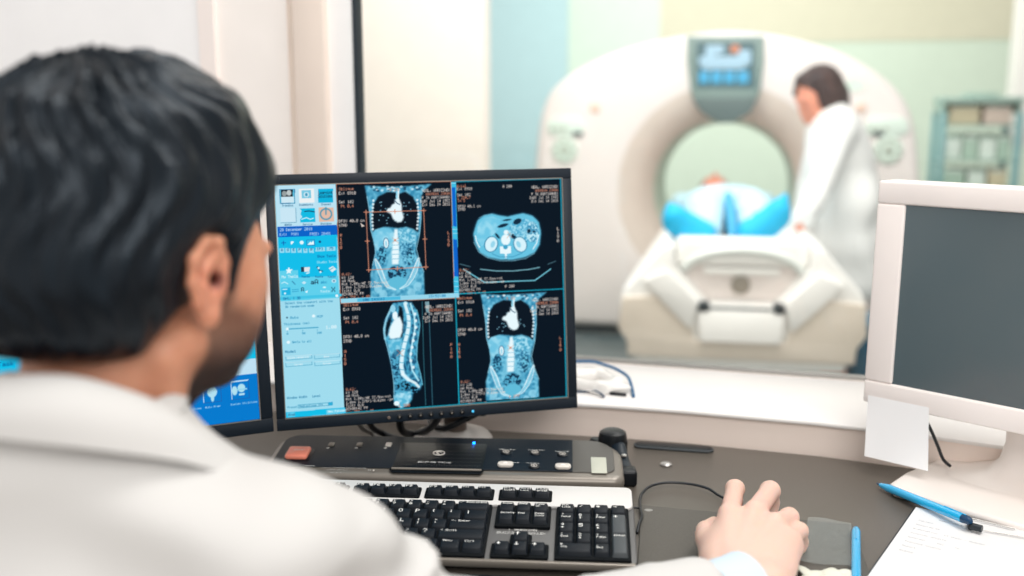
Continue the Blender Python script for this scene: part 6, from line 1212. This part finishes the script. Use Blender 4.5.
F.put(hdn, NH - .2, NH + .2, 0, 'd', 0)
F.mesh('hair', 'hair_brown', nur, lambda P: np.stack([(P[:, 0] + .4 * P[:, 2]) * 40, P[:, 1] * 25, P[:, 2] * 8], 1))
F = Field((1.05, 4.0, .30), (1.84, 4.86, 1.30), .0075)
F.ell(CHN + [.01, 0, -.06], (.118, .178, .175), None, .04); F.cone(CHN + [0, 0, 0], sR, .068, .062, .04); F.cone(CHN, sL, .068, .062, .04)
F.cone(WA, HI, .150, .150, .05); F.ell(CHN + [.04, 0, -.12], (.115, .16, .17), None, .05); F.ell(HI, (.150, .190, .16), None, .04); F.ell(np.array([1.50, HI[1], .58]), (.160, .20, .24), None, .05); F.ell(np.array([1.51, HI[1], .44]), (.170, .21, .14), None, .05)
F.cone(sR, eR, .056, .052, .02); F.cone(eR, eR * .2 + hR * .80, .052, .046, .02); F.cone(sL, eL, .056, .050, .02); F.cone(eL, eL * .1 + hL * .9, .050, .042, .01)
F.put(lambda x, y, z: .007 * np.sin(x * 26 + y * 33 + 2 * np.sin(z * 12)) * np.clip((1.1 - z) * 2, 0, 1), (1., 4, .3), (1.9, 4.9, 1.2), 0, 'd', 0)
F.put(lambda x, y, z: z - .385, (1, 4, .28), (1.9, 4.9, .40), .003, 's', 0); F.cone(NKN, NKN - [0, 0, -.1], .05, .06, .004, 's')
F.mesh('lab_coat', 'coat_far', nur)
mb = MB(); Tn = [NKN + [.015, 0, -.012] + np.array([.062 * math.cos(a), .062 * math.sin(a), .012 * math.cos(a)]) for a in np.linspace(-2.3, 2.3, 18)]; mb.tube(Tn, .014, 8); mb.build('collar', 'coat_far', nur)

# ------------------------------------------------------------------ supply rack, bins
RX = dep(974, 140, 6.2); rc = np.array([RX[0], RX[1], 0]); rk = thing('supply_rack', rc, 'tall teal-framed supply rack standing right of the scanner', 'rack'); wv, dv = .21, .20
TRK = rotm(math.radians(-16), 0, 0, rc)
def zat(y, d=6.2): return ZC - (math.sin(PITCH) + math.cos(PITCH) * (y - 288) / 1000) * d
for sx in (-1, 1):
    for sy in (-1, 1): mb = MB(); mb.T = TRK; mb.box((sx * wv - .018, sy * dv - .018, 0), (sx * wv + .018, sy * dv + .018, zat(112)), .005); mb.build('post', 'rack_frame', rk)
shz = [.12, .45, zat(182) - .02, zat(158), zat(124)]
for z in shz: mb = MB(); mb.T = TRK; mb.box((-wv + .015, -dv, z - .012), (wv - .015, dv, z), .003); mb.build('shelf', 'rack_top', rk)
mb = MB(); mb.T = TRK; mb.box((-wv - .015, -dv - .02, zat(103)), (wv + .02, dv + .02, zat(97)), .008); mb.box((-.08, -.1, zat(97)), (.10, .1, zat(93)), .006); mb.build('top_cover', 'rack_top', rk)
for sx in (-1, 1): mb = MB(); mb.T = TRK; mb.box((sx * wv - .010, -dv, zat(113)), (sx * wv + .010, dv, zat(102)), .003); mb.build('side_rail', 'rack_top', rk)
def sbin(x, z, w_, h_, m, lab):
    t = thing('storage_bin', TRK @ Vector((x, -.05, z)), lab, 'bin', 'bins on the supply rack'); mb = MB(); mb.T = TRK @ Matrix.Translation((x, -.05, z + .0008)); d_ = .10; th = .004
    mb.box((-w_ / 2, -d_, 0), (w_ / 2, d_, th)); mb.box((-w_ / 2, -d_, 0), (-w_ / 2 + th, d_, h_), .001); mb.box((w_ / 2 - th, -d_, 0), (w_ / 2, d_, h_), .001); mb.box((-w_ / 2, d_ - th, 0), (w_ / 2, d_, h_), .001); mb.box((-w_ / 2, -d_, 0), (w_ / 2, -d_ + th, h_ * .8), .001); mb.build('tray', m, t)
    mb = MB(); mb.T = TRK @ Matrix.Translation((x, -.05, z)); mb.box((-w_ / 2 + .006, -d_ + .006, th + .001), (w_ / 2 - .006, d_ - .006, h_ * .92), .008, 2); mb.build('contents', 'bin_white' if m != 'bin_white' else 'bin_green', t); return t
rows_ = [(shz[4], .125, [('bin_tan', .17, 'tan storage bin at the upper left of the teal rack'), ('bin_pink', .15, 'pinkish storage bin at the upper right of the teal rack')]), (shz[3], .15, [('bin_white', .09, 'white bin at the left of the rack shelf under the tan bin'), ('bin_green', .09, 'pale green bin left of centre, one shelf below the tan bin'), ('bin_white', .09, 'white bin right of centre, one shelf below the tan bin'), ('bin_green', .07, 'narrow pale green bin at the right end, one shelf below the tan bin')]), (shz[2], .11, [('bin_green', .12, 'pale green bin at the left of the lowest visible rack shelf'), ('bin_white', .10, 'white bin in the middle of the lowest visible rack shelf'), ('bin_tan', .10, 'tan bin at the right of the lowest visible rack shelf')])]
for z, hh, items in rows_:
    tot = sum(i[1] for i in items); gap = (2 * wv - .05 - tot) / max(1, len(items)); x = -wv + .025 + gap / 2
    for m, w_, lab in items: sbin(x + w_ / 2, z, w_, hh, m, lab); x += w_ + gap
wb = at(861, 395, 0); wb = dep(876, 380, 3.95); wbz = np.array([wb[0], wb[1], 0])
tw = thing('waste_bin', wbz, 'dark teal waste bin on the floor at the right of the scanner table', 'bin'); mb = MB(); mb.lathe([(.09, .001), (.108, .012), (.122, .36), (.127, .365), (.127, .38), (.118, .38)], wbz, 28); mb.build('body', 'teal_bin', tw); mb = MB(); mb.lathe([(.127, .379), (.129, .392), (.09, .41), (.02, .416)], wbz, 28); mb.build('lid', 'teal_bin', tw)
#@@INSERT
